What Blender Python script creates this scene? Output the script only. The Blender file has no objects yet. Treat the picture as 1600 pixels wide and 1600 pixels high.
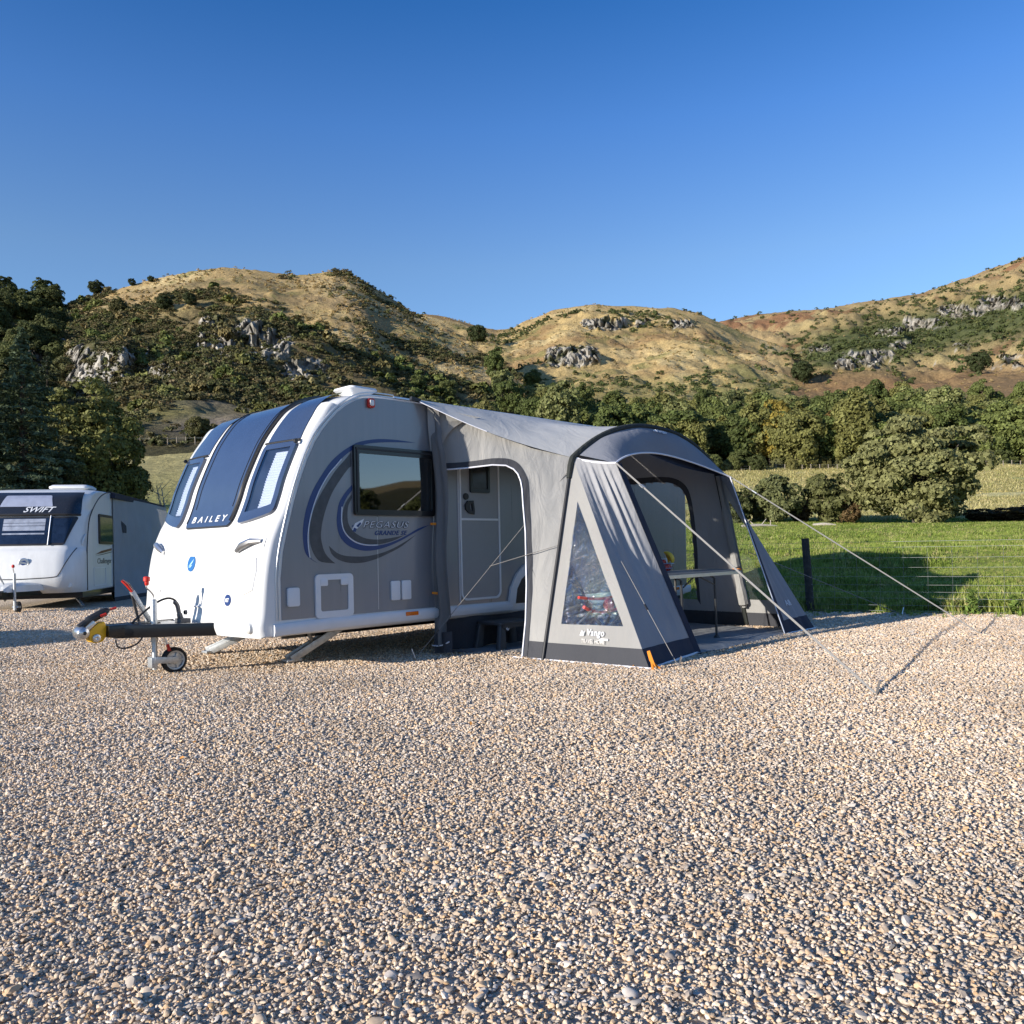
import bpy, bmesh, math, random
import numpy as np
from mathutils import Vector, Matrix, noise as mnoise
random.seed(7)
rng = np.random.default_rng(11)
scene = bpy.context.scene
COL = scene.collection
R = math.radians
PI = math.pi

# ------------------------------------------------------------------ basic helpers
PM = {}                       # world matrix of every Empty, to keep children built in world space


def tag(o, label=None, cat=None, group=None, kind=None):
    if label: o['label'] = label
    if cat: o['category'] = cat
    if group: o['group'] = group
    if kind: o['kind'] = kind
    return o


def empty(name, loc, label=None, cat=None, group=None, rz=0.0):
    o = bpy.data.objects.new(name, None)
    COL.objects.link(o)
    o.empty_display_size = 0.2
    o.location = loc
    o.rotation_euler = (0, 0, rz)
    PM[o] = Matrix.Translation(Vector(loc)) @ Matrix.Rotation(rz, 4, 'Z')
    return tag(o, label, cat, group)


def attach(o, parent):
    o.parent = parent
    if parent in PM:
        o.matrix_parent_inverse = PM[parent].inverted()


def mesh_obj(name, me, mats, parent=None):
    o = bpy.data.objects.new(name, me)
    COL.objects.link(o)
    if not isinstance(mats, (list, tuple)): mats = [mats]
    for m in mats: me.materials.append(m)
    if parent is not None: attach(o, parent)
    return o


def obj(name, bm, mats, parent=None, smooth=True, angle=35, recalc=True, bevel=0.0):
    if recalc: bmesh.ops.recalc_face_normals(bm, faces=bm.faces)
    if bevel:
        es = [e for e in bm.edges if len(e.link_faces) == 2 and e.calc_face_angle(0) > R(40)]
        if es:
            bmesh.ops.bevel(bm, geom=es, offset=bevel, segments=2, affect='EDGES', profile=.6, clamp_overlap=True)
    me = bpy.data.meshes.new(name)
    bm.to_mesh(me)
    bm.free()
    if smooth:
        me.polygons.foreach_set('use_smooth', [True] * len(me.polygons))
        me.set_sharp_from_angle(angle=R(angle))
    return mesh_obj(name, me, mats, parent)


def raw_mesh(name, verts, faces):
    """verts (n,3) array, faces (m,k) array"""
    verts = np.asarray(verts, np.float32); faces = np.asarray(faces, np.int32)
    me = bpy.data.meshes.new(name)
    me.vertices.add(len(verts)); me.vertices.foreach_set('co', verts.ravel())
    k = faces.shape[1]
    me.loops.add(faces.size); me.loops.foreach_set('vertex_index', faces.ravel())
    me.polygons.add(len(faces))
    me.polygons.foreach_set('loop_start', np.arange(0, faces.size, k, dtype=np.int32))
    me.update(calc_edges=True)
    return me


# ------------------------------------------------------------------ frames
TH = R(43.6)
EL = Vector((math.sin(TH), math.cos(TH), 0)); ED = Vector((math.cos(TH), -math.sin(TH), 0)); EZ = Vector((0, 0, 1))
P0 = Vector((-2.0047, 6.9712, 0))


def W(t, d, z):               # big caravan frame: t along it, d outwards from its near side, z up
    return P0 + EL * t + ED * d + EZ * z


TH2 = R(-11.8)
E2 = Vector((math.sin(TH2), math.cos(TH2), 0)); D2 = Vector((math.cos(TH2), -math.sin(TH2), 0))
O2 = Vector((-8.7388, 16.6, 0))


def W2(t, d, z):
    return O2 + E2 * t + D2 * d + EZ * z


FR = [W]


def P(t, d, z):
    return FR[0](t, d, z)


# ------------------------------------------------------------------ bmesh shapes (all in the current frame)
def box(bm, t0, t1, d0, d1, z0, z1):
    vs = [bm.verts.new(P(t, d, z)) for t in (t0, t1) for d in (d0, d1) for z in (z0, z1)]
    for f in ((0, 1, 3, 2), (4, 6, 7, 5), (0, 4, 5, 1), (2, 3, 7, 6), (0, 2, 6, 4), (1, 5, 7, 3)):
        bm.faces.new([vs[i] for i in f])
    return bm


def tube(bm, pts, r, n=8, caps=True):
    """tube through world points; r a number or list"""
    pts = [Vector(p) for p in pts]
    if not isinstance(r, (list, tuple)): r = [r] * len(pts)
    rings = []
    up = None
    for i, p in enumerate(pts):
        d = (pts[min(i + 1, len(pts) - 1)] - pts[max(i - 1, 0)]).normalized()
        if up is None:
            up = d.orthogonal().normalized()
        up = (up - d * up.dot(d))
        up = up.normalized() if up.length > 1e-6 else d.orthogonal().normalized()
        side = d.cross(up)
        rings.append([bm.verts.new(p + (up * math.cos(2 * PI * k / n) + side * math.sin(2 * PI * k / n)) * r[i]) for k in range(n)])
    for a, b in zip(rings, rings[1:]):
        for k in range(n):
            bm.faces.new((a[k], a[(k + 1) % n], b[(k + 1) % n], b[k]))
    if caps:
        bm.faces.new(rings[0][::-1]); bm.faces.new(rings[-1])
    return bm


def beam(bm, a, b, w, h, up=Vector((0, 0, 1))):
    """square bar between world points"""
    a = Vector(a); b = Vector(b); d = (b - a).normalized()
    s = d.cross(up)
    s = s.normalized() if s.length > 1e-5 else d.orthogonal().normalized()
    u = s.cross(d)
    vs = [bm.verts.new(p + s * (w / 2 * i) + u * (h / 2 * j)) for p in (a, b) for i, j in ((-1, -1), (1, -1), (1, 1), (-1, 1))]
    for k in range(4):
        bm.faces.new((vs[k], vs[(k + 1) % 4], vs[4 + (k + 1) % 4], vs[4 + k]))
    bm.faces.new(vs[3::-1]); bm.faces.new(vs[4:])
    return bm


def lathe(bm, c, axis, prof, n=24, xa=None):
    """profile [(r, h)] turned about an axis through c"""
    axis = Vector(axis).normalized(); c = Vector(c)
    x = axis.orthogonal().normalized(); y = axis.cross(x)
    rings = []
    for r, h in prof:
        if r < 1e-6: rings.append([bm.verts.new(c + axis * h)])
        else: rings.append([bm.verts.new(c + axis * h + (x * math.cos(2 * PI * k / n) + y * math.sin(2 * PI * k / n)) * r) for k in range(n)])
    for a, b in zip(rings, rings[1:]):
        for k in range(n):
            k2 = (k + 1) % n
            if len(a) == 1 and len(b) == 1: continue
            if len(a) == 1: bm.faces.new((a[0], b[k2], b[k]))
            elif len(b) == 1: bm.faces.new((a[k], a[k2], b[0]))
            else: bm.faces.new((a[k], a[k2], b[k2], b[k]))
    return bm


def grid(bm, f, nu, nv, skip=None):
    """surface f(a, b) with a, b in 0..1 -> world point"""
    V = [[bm.verts.new(f(i / nu, j / nv)) for j in range(nv + 1)] for i in range(nu + 1)]
    for i in range(nu):
        for j in range(nv):
            if skip and skip((i + .5) / nu, (j + .5) / nv): continue
            bm.faces.new((V[i][j], V[i + 1][j], V[i + 1][j + 1], V[i][j + 1]))
    if skip:
        bmesh.ops.delete(bm, geom=[v for v in bm.verts if not v.link_faces], context='VERTS')
    return bm


def slab(bm, pts2, f, d0, d1):
    """flat outline pts2 [(x, y)] given thickness from d0 to d1; f(x, y, d) -> world"""
    lo = [bm.verts.new(f(x, y, d0)) for x, y in pts2]; hi = [bm.verts.new(f(x, y, d1)) for x, y in pts2]
    n = len(pts2)
    bm.faces.new(hi); bm.faces.new(lo[::-1])
    for k in range(n):
        bm.faces.new((lo[k], lo[(k + 1) % n], hi[(k + 1) % n], hi[k]))
    return bm


def rrect(x0, x1, y0, y1, r, n=5):
    out = []
    for cx, cy, a0 in ((x1 - r, y1 - r, 0), (x0 + r, y1 - r, 90), (x0 + r, y0 + r, 180), (x1 - r, y0 + r, 270)):
        for k in range(n + 1):
            a = R(a0 + 90 * k / n)
            out.append((cx + r * math.cos(a), cy + r * math.sin(a)))
    return out


def onside(x, y, d): return P(x, d, y)


def ring_slab(bm, outer, inner, f, d0, d1):
    """frame between two outlines of equal count"""
    n = len(outer)
    A = [[bm.verts.new(f(x, y, d)) for x, y in L] for L, d in ((outer, d0), (outer, d1), (inner, d1), (inner, d0))]
    for a, b in ((0, 1), (1, 2), (2, 3), (3, 0)):
        for k in range(n):
            k2 = (k + 1) % n
            bm.faces.new((A[a][k], A[a][k2], A[b][k2], A[b][k]))
    return bm


def interp(tab, x):
    xs = [p[0] for p in tab]; ys = [p[1] for p in tab]
    return float(np.interp(x, xs, ys))


def catmull(pts, n=6):
    pts = [Vector(p) for p in pts]
    out = []
    for i in range(len(pts) - 1):
        p0 = pts[max(i - 1, 0)]; p1 = pts[i]; p2 = pts[i + 1]; p3 = pts[min(i + 2, len(pts) - 1)]
        for k in range(n):
            s = k / n
            out.append(.5 * ((2 * p1) + (p2 - p0) * s + (2 * p0 - 5 * p1 + 4 * p2 - p3) * s * s + (3 * p1 - p0 - 3 * p2 + p3) * s ** 3))
    out.append(pts[-1])
    return out


def text_mesh(txt, size, shear=0.0, spacing=1.0, bold=0.0, extrude=0.002):
    cu = bpy.data.curves.new('lettering', 'FONT')
    cu.body = txt; cu.size = size; cu.shear = shear; cu.space_character = spacing
    cu.offset = bold; cu.extrude = extrude; cu.align_x = 'CENTER'; cu.resolution_u = 3
    ob = bpy.data.objects.new('lettering', cu)
    me = bpy.data.meshes.new_from_object(ob)
    bpy.data.objects.remove(ob); bpy.data.curves.remove(cu)
    return me


def lettering(txt, size, mapf, mat, parent, width=None, shear=0.0, spacing=1.0, bold=0.0, name='lettering'):
    """flat raised letters; mapf(x, y, h) -> world, x to the reader's right"""
    me = text_mesh(txt, size, shear, spacing, bold)
    xs = [v.co.x for v in me.vertices]
    k = 1.0
    x0, x1 = min(xs), max(xs)
    if width: k = width / (x1 - x0)
    for v in me.vertices:
        v.co = mapf((v.co.x - (x0 + x1) / 2) * k, v.co.y, v.co.z + .0021)
    me.update()
    return mesh_obj(name, me, mat, parent)


# ------------------------------------------------------------------ materials
def new_mat(name):
    m = bpy.data.materials.new(name); m.use_nodes = True
    nt = m.node_tree
    b = nt.nodes.get('Principled BSDF')
    return m, nt, b


def N(nt, t, **kw):
    n = nt.nodes.new(t)
    for k, v in kw.items():
        if k.startswith('_'):
            setattr(n, k[1:], v)
        else:
            n.inputs[k.replace('_', ' ')].default_value = v
    return n


def ramp(nt, stops, interp_='LINEAR'):
    r = nt.nodes.new('ShaderNodeValToRGB')
    r.color_ramp.interpolation = interp_
    e = r.color_ramp.elements
    while len(e) < len(stops): e.new(.5)
    for x, (p, c) in zip(e, stops):
        x.position = p; x.color = (*c, 1) if len(c) == 3 else c
    return r


def plain(name, col, rough=.5, metal=0.0, var=.12, scale=8.0, bump=0.0, bscale=60.0, coat=0.0, spec=.5, rvar=.0, streak=False):
    m, nt, b = new_mat(name)
    tc = N(nt, 'ShaderNodeTexCoord')
    nz = N(nt, 'ShaderNodeTexNoise', Scale=scale, Detail=6.0, Roughness=.6)
    if streak:                                   # downward streaks: rain marks, on the grey paint also painted reflections
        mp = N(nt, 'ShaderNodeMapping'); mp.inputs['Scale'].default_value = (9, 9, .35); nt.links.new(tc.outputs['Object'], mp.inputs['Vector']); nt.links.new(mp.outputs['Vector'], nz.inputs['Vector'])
    else:
        nt.links.new(tc.outputs['Object'], nz.inputs['Vector'])
    c0 = tuple(max(0, c * (1 - var)) for c in col); c1 = tuple(min(1, c * (1 + var)) for c in col)
    rp = ramp(nt, [(.3, c0), (.7, c1)])
    nt.links.new(nz.outputs['Fac'], rp.inputs['Fac'])
    nt.links.new(rp.outputs['Color'], b.inputs['Base Color'])
    b.inputs['Roughness'].default_value = rough
    b.inputs['Metallic'].default_value = metal
    b.inputs['Coat Weight'].default_value = coat
    b.inputs['Coat Roughness'].default_value = .06
    b.inputs['Specular IOR Level'].default_value = spec
    if rvar:
        mr = N(nt, 'ShaderNodeMapRange'); mr.inputs['To Min'].default_value = rough - rvar; mr.inputs['To Max'].default_value = rough + rvar
        nt.links.new(nz.outputs['Fac'], mr.inputs['Value']); nt.links.new(mr.outputs['Result'], b.inputs['Roughness'])
    if bump:
        n2 = N(nt, 'ShaderNodeTexNoise', Scale=bscale, Detail=4.0)
        nt.links.new(tc.outputs['Object'], n2.inputs['Vector'])
        bp = N(nt, 'ShaderNodeBump', Strength=bump, Distance=.01)
        nt.links.new(n2.outputs['Fac'], bp.inputs['Height'])
        nt.links.new(bp.outputs['Normal'], b.inputs['Normal'])
    return m


def fabric(name, col, rough=.75, wr=.35, wscale=5.0, trans=.12, var=.06):
    m, nt, b = new_mat(name)
    out = nt.nodes['Material Output']
    tc = N(nt, 'ShaderNodeTexCoord')
    nz = N(nt, 'ShaderNodeTexNoise', Scale=2.2, Detail=5.0)
    nt.links.new(tc.outputs['Object'], nz.inputs['Vector'])
    rp = ramp(nt, [(.3, tuple(c * (1 - var) for c in col)), (.7, tuple(c * (1 + var) for c in col))])
    nt.links.new(nz.outputs['Fac'], rp.inputs['Fac']); nt.links.new(rp.outputs['Color'], b.inputs['Base Color'])
    b.inputs['Roughness'].default_value = rough
    b.inputs['Specular IOR Level'].default_value = .3
    mp = N(nt, 'ShaderNodeMapping'); mp.inputs['Scale'].default_value = (1.0, 1.0, .35)
    nt.links.new(tc.outputs['Object'], mp.inputs['Vector'])
    n2 = N(nt, 'ShaderNodeTexNoise', Scale=wscale, Detail=5.0, Roughness=.55, Distortion=1.6)
    nt.links.new(mp.outputs['Vector'], n2.inputs['Vector'])
    bp = N(nt, 'ShaderNodeBump', Strength=wr, Distance=.035)
    nt.links.new(n2.outputs['Fac'], bp.inputs['Height'])
    n3 = N(nt, 'ShaderNodeTexNoise', Scale=420.0, Detail=2.0)
    nt.links.new(tc.outputs['Object'], n3.inputs['Vector'])
    bp2 = N(nt, 'ShaderNodeBump', Strength=.12, Distance=.002)
    nt.links.new(n3.outputs['Fac'], bp2.inputs['Height']); nt.links.new(bp.outputs['Normal'], bp2.inputs['Normal'])
    nt.links.new(bp2.outputs['Normal'], b.inputs['Normal'])
    tr = N(nt, 'ShaderNodeBsdfTranslucent')
    nt.links.new(rp.outputs['Color'], tr.inputs['Color'])
    mx = N(nt, 'ShaderNodeMixShader', Fac=trans)
    nt.links.new(b.outputs[0], mx.inputs[1]); nt.links.new(tr.outputs[0], mx.inputs[2])
    nt.links.new(mx.outputs[0], out.inputs[0])
    return m


def pane_mat(name, tint=(.5, .6, .75), refl=.12, rough=.02, bump=0.0, bscale=9.0, milky=0.0):
    """thin window sheet: tinted see-through plus mirror reflection by angle"""
    m, nt, b = new_mat(name)
    out = nt.nodes['Material Output']; nt.nodes.remove(b)
    tr = N(nt, 'ShaderNodeBsdfTransparent'); tr.inputs['Color'].default_value = (*tint, 1)
    gl = N(nt, 'ShaderNodeBsdfGlossy'); gl.inputs['Roughness'].default_value = rough
    lw = N(nt, 'ShaderNodeLayerWeight', Blend=.5)
    pw = N(nt, 'ShaderNodeMath', _operation='POWER'); pw.inputs[1].default_value = 4.0
    nt.links.new(lw.outputs['Facing'], pw.inputs[0])
    mr = N(nt, 'ShaderNodeMapRange'); mr.inputs['To Min'].default_value = refl; mr.inputs['To Max'].default_value = 1.0
    nt.links.new(pw.outputs[0], mr.inputs['Value'])
    mx = N(nt, 'ShaderNodeMixShader')
    nt.links.new(mr.outputs['Result'], mx.inputs['Fac']); nt.links.new(tr.outputs[0], mx.inputs[1]); nt.links.new(gl.outputs[0], mx.inputs[2])
    last = mx
    if milky:
        df = N(nt, 'ShaderNodeBsdfDiffuse'); df.inputs['Color'].default_value = (.7, .72, .75, 1)
        m2 = N(nt, 'ShaderNodeMixShader', Fac=milky)
        nt.links.new(mx.outputs[0], m2.inputs[1]); nt.links.new(df.outputs[0], m2.inputs[2]); last = m2
    nt.links.new(last.outputs[0], out.inputs[0])
    if bump:
        tc = N(nt, 'ShaderNodeTexCoord')
        n2 = N(nt, 'ShaderNodeTexNoise', Scale=bscale, Detail=3.0, Distortion=2.5)
        nt.links.new(tc.outputs['Object'], n2.inputs['Vector'])
        bp = N(nt, 'ShaderNodeBump', Strength=bump, Distance=.03)
        nt.links.new(n2.outputs['Fac'], bp.inputs['Height'])
        nt.links.new(bp.outputs['Normal'], gl.inputs['Normal'])
    return m


M = {}
M['white'] = plain('white_gel_coat', (.735, .735, .725), .28, var=.035, scale=2, coat=.4, streak=True)
M['white2'] = plain('white_plastic', (.72, .73, .74), .4, var=.03)
M['cream'] = plain('cream_white_paint', (.70, .70, .685), .35, var=.05, scale=1.2, coat=.2, streak=True)
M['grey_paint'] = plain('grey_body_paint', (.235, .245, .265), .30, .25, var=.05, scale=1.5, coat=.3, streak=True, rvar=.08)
M['alu'] = plain('aluminium_trim', (.62, .63, .64), .35, .7, var=.06)
M['galv'] = plain('galvanised_steel', (.50, .52, .53), .42, .75, var=.2, scale=25)
M['steel'] = plain('bright_steel', (.6, .6, .6), .28, .9, var=.1)
M['black'] = plain('black_paint', (.006, .006, .007), .3, var=.2, coat=.3)
M['black_plastic'] = plain('black_plastic', (.02, .02, .022), .45, var=.25)
M['rubber'] = plain('tyre_rubber', (.022, .022, .023), .8, var=.3, bump=.3)
M['navy_glass'] = plain('navy_roof_panel', (.038, .056, .105), .12, var=.05, coat=.6)
M['dark_in'] = plain('dark_interior', (.022, .032, .055), .7, var=.5, scale=5)
M['blind'] = plain('pleated_blind', (.80, .82, .85), .8, var=.03)
M['yellow'] = plain('yellow_paint', (.75, .42, .01), .4, var=.06)
M['red'] = plain('red_plastic', (.55, .025, .015), .4, var=.1)
M['orange_lens'] = plain('orange_lens', (.75, .16, .01), .2, var=.05)
M['orange_web'] = plain('orange_webbing', (.80, .26, .02), .75, var=.1)
M['lens'] = plain('lamp_lens', (.75, .75, .72), .12, var=.05)
M['navy_decal'] = plain('navy_decal', (.018, .045, .16), .3, var=.04)
M['grey_decal'] = plain('charcoal_decal', (.055, .058, .066), .35, var=.25, scale=14)
M['white_decal'] = plain('silver_white_decal', (.66, .68, .72), .4, var=.03)
M['badge_blue'] = plain('blue_badge', (.02, .12, .34), .25, var=.05)
M['rubber_seal'] = plain('rubber_seal', (.03, .03, .032), .5, var=.2)
M['tent_grey'] = fabric('light_grey_tent_fabric', (.335, .33, .318), wr=.5)
M['tent_front'] = fabric('grey_tent_fabric', (.33, .33, .34), wr=.5)
M['tent_roof'] = fabric('pale_grey_roof_fabric', (.52, .515, .50), wr=.35, wscale=3)
M['tent_dark'] = fabric('charcoal_tent_fabric', (.045, .047, .055), wr=.5, trans=.0)
M['tent_navy'] = fabric('dark_navy_edge_fabric', (.022, .026, .045), wr=.2, trans=.0)
M['piping'] = plain('white_piping', (.75, .75, .8), .6, var=.03)
M['webbing'] = plain('grey_webbing', (.21, .205, .20), .8, var=.08, scale=60)
M['rope'] = plain('grey_guy_rope', (.20, .19, .18), .8, var=.2, scale=90)
M['mat'] = fabric('grey_groundsheet', (.24, .25, .26), wr=.6, wscale=4, trans=0)
M['glass_side'] = pane_mat('side_window_acrylic', (.25, .27, .30), .22)
M['glass_front'] = pane_mat('front_window_acrylic', (.72, .76, .84), .14)
M['pvc'] = pane_mat('crinkled_clear_vinyl', (.62, .66, .7), .30, .03, bump=1.0, bscale=9, milky=.015)
M['pvc2'] = pane_mat('clear_vinyl', (.84, .87, .88), .05, .06, bump=.6, bscale=8, milky=.03)
M['wood'] = plain('weathered_wood', (.16, .13, .10), .85, var=.35, scale=18, bump=.5)
M['post'] = plain('dark_fence_post', (.045, .042, .038), .9, var=.4, scale=14, bump=.6)
M['wire'] = plain('fence_wire', (.20, .21, .21), .5, .5, var=.15)
M['bark'] = plain('tree_bark', (.085, .07, .055), .95, var=.4, scale=6, bump=.6, bscale=20)
M['deadwood'] = plain('bleached_dead_wood', (.42, .37, .30), .9, var=.25, scale=9)
M['banana'] = plain('banana_skin', (.75, .52, .04), .5, var=.15, scale=20)
M['apple'] = plain('red_apple_skin', (.50, .04, .025), .35, var=.4, scale=25)
M['table_grey'] = plain('grey_table_slats', (.22, .21, .20), .5, var=.1)
# ================================================================== the big caravan
FR[0] = W
MID = -1.11                    # middle line of its front windows
BMID = -1.145                  # middle line of the body
caravan = empty('caravan', W(3.0, MID, 0), 'white and grey touring caravan with dark blue front windows, tent awning on its side', 'caravan')
_pf = catmull([(a, b, 0) for a, b in [(-.185, .335), (-.205, .42), (-.185, .55), (-.155, .85), (-.105, 1.10), (-.035, 1.28), (.02, 1.385),
      (.075, 1.523), (.13, 1.687), (.228, 1.91), (.327, 2.10), (.459, 2.285), (.56, 2.385), (.73, 2.48), (1.0, 2.535), (1.5, 2.555)]], 6)
FT = np.array([p.x for p in _pf]); FZ = np.array([p.y for p in _pf])
FN = [(-(FZ[min(i + 1, len(FZ) - 1)] - FZ[max(i - 1, 0)]), (FT[min(i + 1, len(FT) - 1)] - FT[max(i - 1, 0)])) for i in range(len(FT))]
FN = np.array([(a / math.hypot(a, b), b / math.hypot(a, b)) for a, b in FN])


def plan(d):
    q = abs((d - BMID) / 1.145)
    return .06 * max(0, q - .45) ** 2 / .3


def FS(d, z, off=0.0):         # point on the front surface, z along the profile
    t = float(np.interp(z, FZ, FT)); n0 = float(np.interp(z, FZ, FN[:, 0])); n1 = float(np.interp(z, FZ, FN[:, 1]))
    w = min(1, max(0, (2.56 - z) / .3))
    return W(t + plan(d) * w + n0 * off, d, z + n1 * off)


def shell():
    bm = bmesh.new()
    loop = [(float(a), float(b), 1) for a, b in zip(FT, FZ)]
    loop += [(t, 2.548, 0) for t in (2.2, 3.2, 4.4, 5.4, 6.0)] + [(6.2, 2.53, 0), (6.34, 2.47, 0), (6.42, 2.33, 0), (6.45, 2.1, 0), (6.46, 1.2, 0), (6.45, .5, 0), (6.42, .36, 0), (6.3, .34, 0)]
    loop += [(t, .335, 0) for t in (5.0, 3.5, 2.0, .8)]
    c = (3.0, 1.5)
    rings = []
    ds = []
    for k in range(6):
        a = R(90 * k / 5); ds.append((-.055 * (1 - math.cos(a)) if False else -.055 * (1 - math.cos(a)), .055 * (1 - math.sin(a))))
    mids = [-.15, -.3, -.45, -.62, -.86, -1.145, -1.43, -1.67, -1.84, -1.99, -2.14]
    secs = [(d, i) for d, i in ds] + [(d, 0) for d in mids] + [(-2.29 - d, i) for d, i in ds[::-1]]
    for d, ins in secs:
        ring = []
        for t, z, fr in loop:
            tt = t + (plan(d) * min(1, max(0, (2.56 - z) / .3)) if fr else 0)
            zz = z
            if z > 2.4: zz -= .055 * ((d - BMID) / 1.145) ** 4
            dx, dz = c[0] - tt, c[1] - zz
            L = math.hypot(dx, dz)
            ring.append(bm.verts.new(W(tt + dx / L * ins, d, zz + dz / L * ins)))
        rings.append(ring)
    n = len(loop)
    for a, b in zip(rings, rings[1:]):
        for k in range(n):
            bm.faces.new((a[k], a[(k + 1) % n], b[(k + 1) % n], b[k]))
    bm.faces.new(rings[0][::-1]); bm.faces.new(rings[-1])
    return bm


obj('body', shell(), M['white'], caravan, angle=50)

# grey side sheet: outline in (t, z)
border = [(.062, .475), (.062, .83), (.088, 1.05), (.142, 1.262), (.205, 1.48), (.273, 1.675), (.345, 1.85), (.427, 2.01), (.50, 2.115), (.582, 2.207), (.67, 2.295), (.763, 2.364),
          (.86, 2.42), (.949, 2.452), (1.08, 2.468), (1.3, 2.472)]
bm = bmesh.new()
arch = [(3.93, .475), (3.90, .66), (3.80, .77), (3.62, .80), (3.2, .80), (3.05, .78), (2.96, .68), (2.90, .475)]
slab(bm, border + [(6.2, 2.472), (6.34, 2.36), (6.40, 2.15), (6.405, .475)] + arch, onside, .0005, .005)
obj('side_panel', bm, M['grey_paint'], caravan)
# trim strips round the front edge
bm = bmesh.new()
tr = [Vector(W(t - .03, .004, z + .012)) for t, z in catmull([(a, b, 0) for a, b in border], 3) for _ in (0,)] if False else None
pts = catmull([(a, b, 0) for a, b in border], 4)
for off, r_ in ((.022, .008), (.048, .006)):
    line = []
    for i, p in enumerate(pts):
        q = pts[min(i + 1, len(pts) - 1)] - pts[max(i - 1, 0)]
        nx, nz = -q.y, q.x
        L = math.hypot(nx, nz)
        line.append(W(p.x + nx / L * off, .004, p.y + nz / L * off))
    tube(bm, line, r_, 6)
tube(bm, [W(1.3, .010, 2.497), W(6.2, .010, 2.497)], .014, 6)
obj('trim_strip', bm, M['alu'], caravan)

# skirt rail along the bottom with the wheel arch moulding
bm = bmesh.new()
sec = [(-.02, .455), (.022, .462), (.034, .44), (.034, .40), (.022, .365), (-.03, .35)]


def skirt_run(t0, t1, z_add=0.0):
    ts = np.linspace(t0, t1, 6)
    rings = [[bm.verts.new(W(t, d, z - .018 * max(0, (.5 - t)) * 2 * (1 if t < .5 else 0) + .01 * max(0, t - .5) / 3)) for d, z in sec] for t in ts]
    for a, b in zip(rings, rings[1:]):
        for k in range(len(sec)):
            bm.faces.new((a[k], a[(k + 1) % len(sec)], b[(k + 1) % len(sec)], b[k]))
    bm.faces.new(rings[0][::-1]); bm.faces.new(rings[-1])


skirt_run(-.02, 2.86); skirt_run(3.97, 6.47)
obj('side_skirt', bm, M['white2'], caravan, angle=30)
bm = bmesh.new()
outer = [(2.80, .44), (2.84, .62), (2.93, .76), (3.06, .86), (3.2, .88), (3.62, .88), (3.80, .86), (3.92, .76), (4.01, .62), (4.05, .44)]
inner = [(2.90, .44), (2.93, .60), (3.00, .70), (3.10, .77), (3.22, .79), (3.6, .79), (3.74, .77), (3.84, .70), (3.92, .60), (3.95, .44)]
slab(bm, outer + inner[::-1], onside, .006, .034)
obj('wheel_arch', bm, M['white2'], caravan)
bm = bmesh.new(); slab(bm, inner, onside, .002, .006)
obj('wheel_well', bm, M['black_plastic'], caravan)
wheel = None
bm = bmesh.new()
lathe(bm, W(3.43, -.10, .31), ED, [(.19, .09), (.29, .10), (.31, .07), (.315, 0), (.31, -.07), (.2, -.09)], 32)
wheel = obj('wheel', bm, M['rubber'], caravan)
bm = bmesh.new(); lathe(bm, W(3.43, -.10, .31), ED, [(0, .07), (.05, .085), (.07, .06), (.17, .075), (.195, .095), (.195, .02)], 32)
obj('wheel_rim', bm, M['steel'], wheel)

# ---- front
def rounded(a0, a1, b, rb, ra):
    e = min(b, 1 - b)
    ins = ra * (1 - math.sqrt(max(0, 1 - ((rb - e) / rb) ** 2))) if e < rb else 0
    return a0 + ins, a1 - ins


def front_patch(dz, off, nu=14, nv=26, rb=.0, ra=.0, skip=None, pleat=0.0, base=0.0):
    """dz(a, b) -> (d, z); a raised sheet on the front surface with its rim turned down to it"""
    bm = bmesh.new()
    bs = [j / nv for j in range(nv + 1)]
    if rb: bs = sorted(set([round(x, 5) for x in bs] + [round(rb * (1 - math.cos(R(18 * k))), 5) for k in range(6)] + [round(1 - rb * (1 - math.cos(R(18 * k))), 5) for k in range(6)]))
    V = []
    for jj, b in enumerate(bs):
        a0, a1 = rounded(0, 1, b, rb, ra) if rb else (0, 1)
        o = off + (pleat if jj % 2 else 0)
        V.append([bm.verts.new(FS(*dz(a0 + (a1 - a0) * i / nu, b), o)) for i in range(nu + 1)])
    for j in range(len(V) - 1):
        for i in range(nu):
            if skip and skip((i + .5) / nu, (bs[j] + bs[j + 1]) / 2): continue
            bm.faces.new((V[j][i], V[j][i + 1], V[j + 1][i + 1], V[j + 1][i]))
    if skip: bmesh.ops.delete(bm, geom=[v for v in bm.verts if not v.link_faces], context='VERTS')
    return bm


def rim(bm, depth):
    be = [e for e in bm.edges if len(e.link_faces) == 1]
    c = W(.9, MID, 1.6)
    r_ = bmesh.ops.extrude_edge_only(bm, edges=be)
    n_ = Vector((-(EL.x) * .9, -(EL.y) * .9, .43))
    for g in r_['geom']:
        if isinstance(g, bmesh.types.BMVert): g.co -= n_ * depth
    return bm


# centre panel
def cpan(a, b, m=0.0):
    z = 1.295 + m * .9 + (2.535 - m - 1.295 - m * .9) * b
    hw = interp([(1.29, .435), (1.6, .452), (2.0, .462), (2.3, .485), (2.55, .50)], z) - m
    return MID + hw * (2 * a - 1), z


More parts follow.
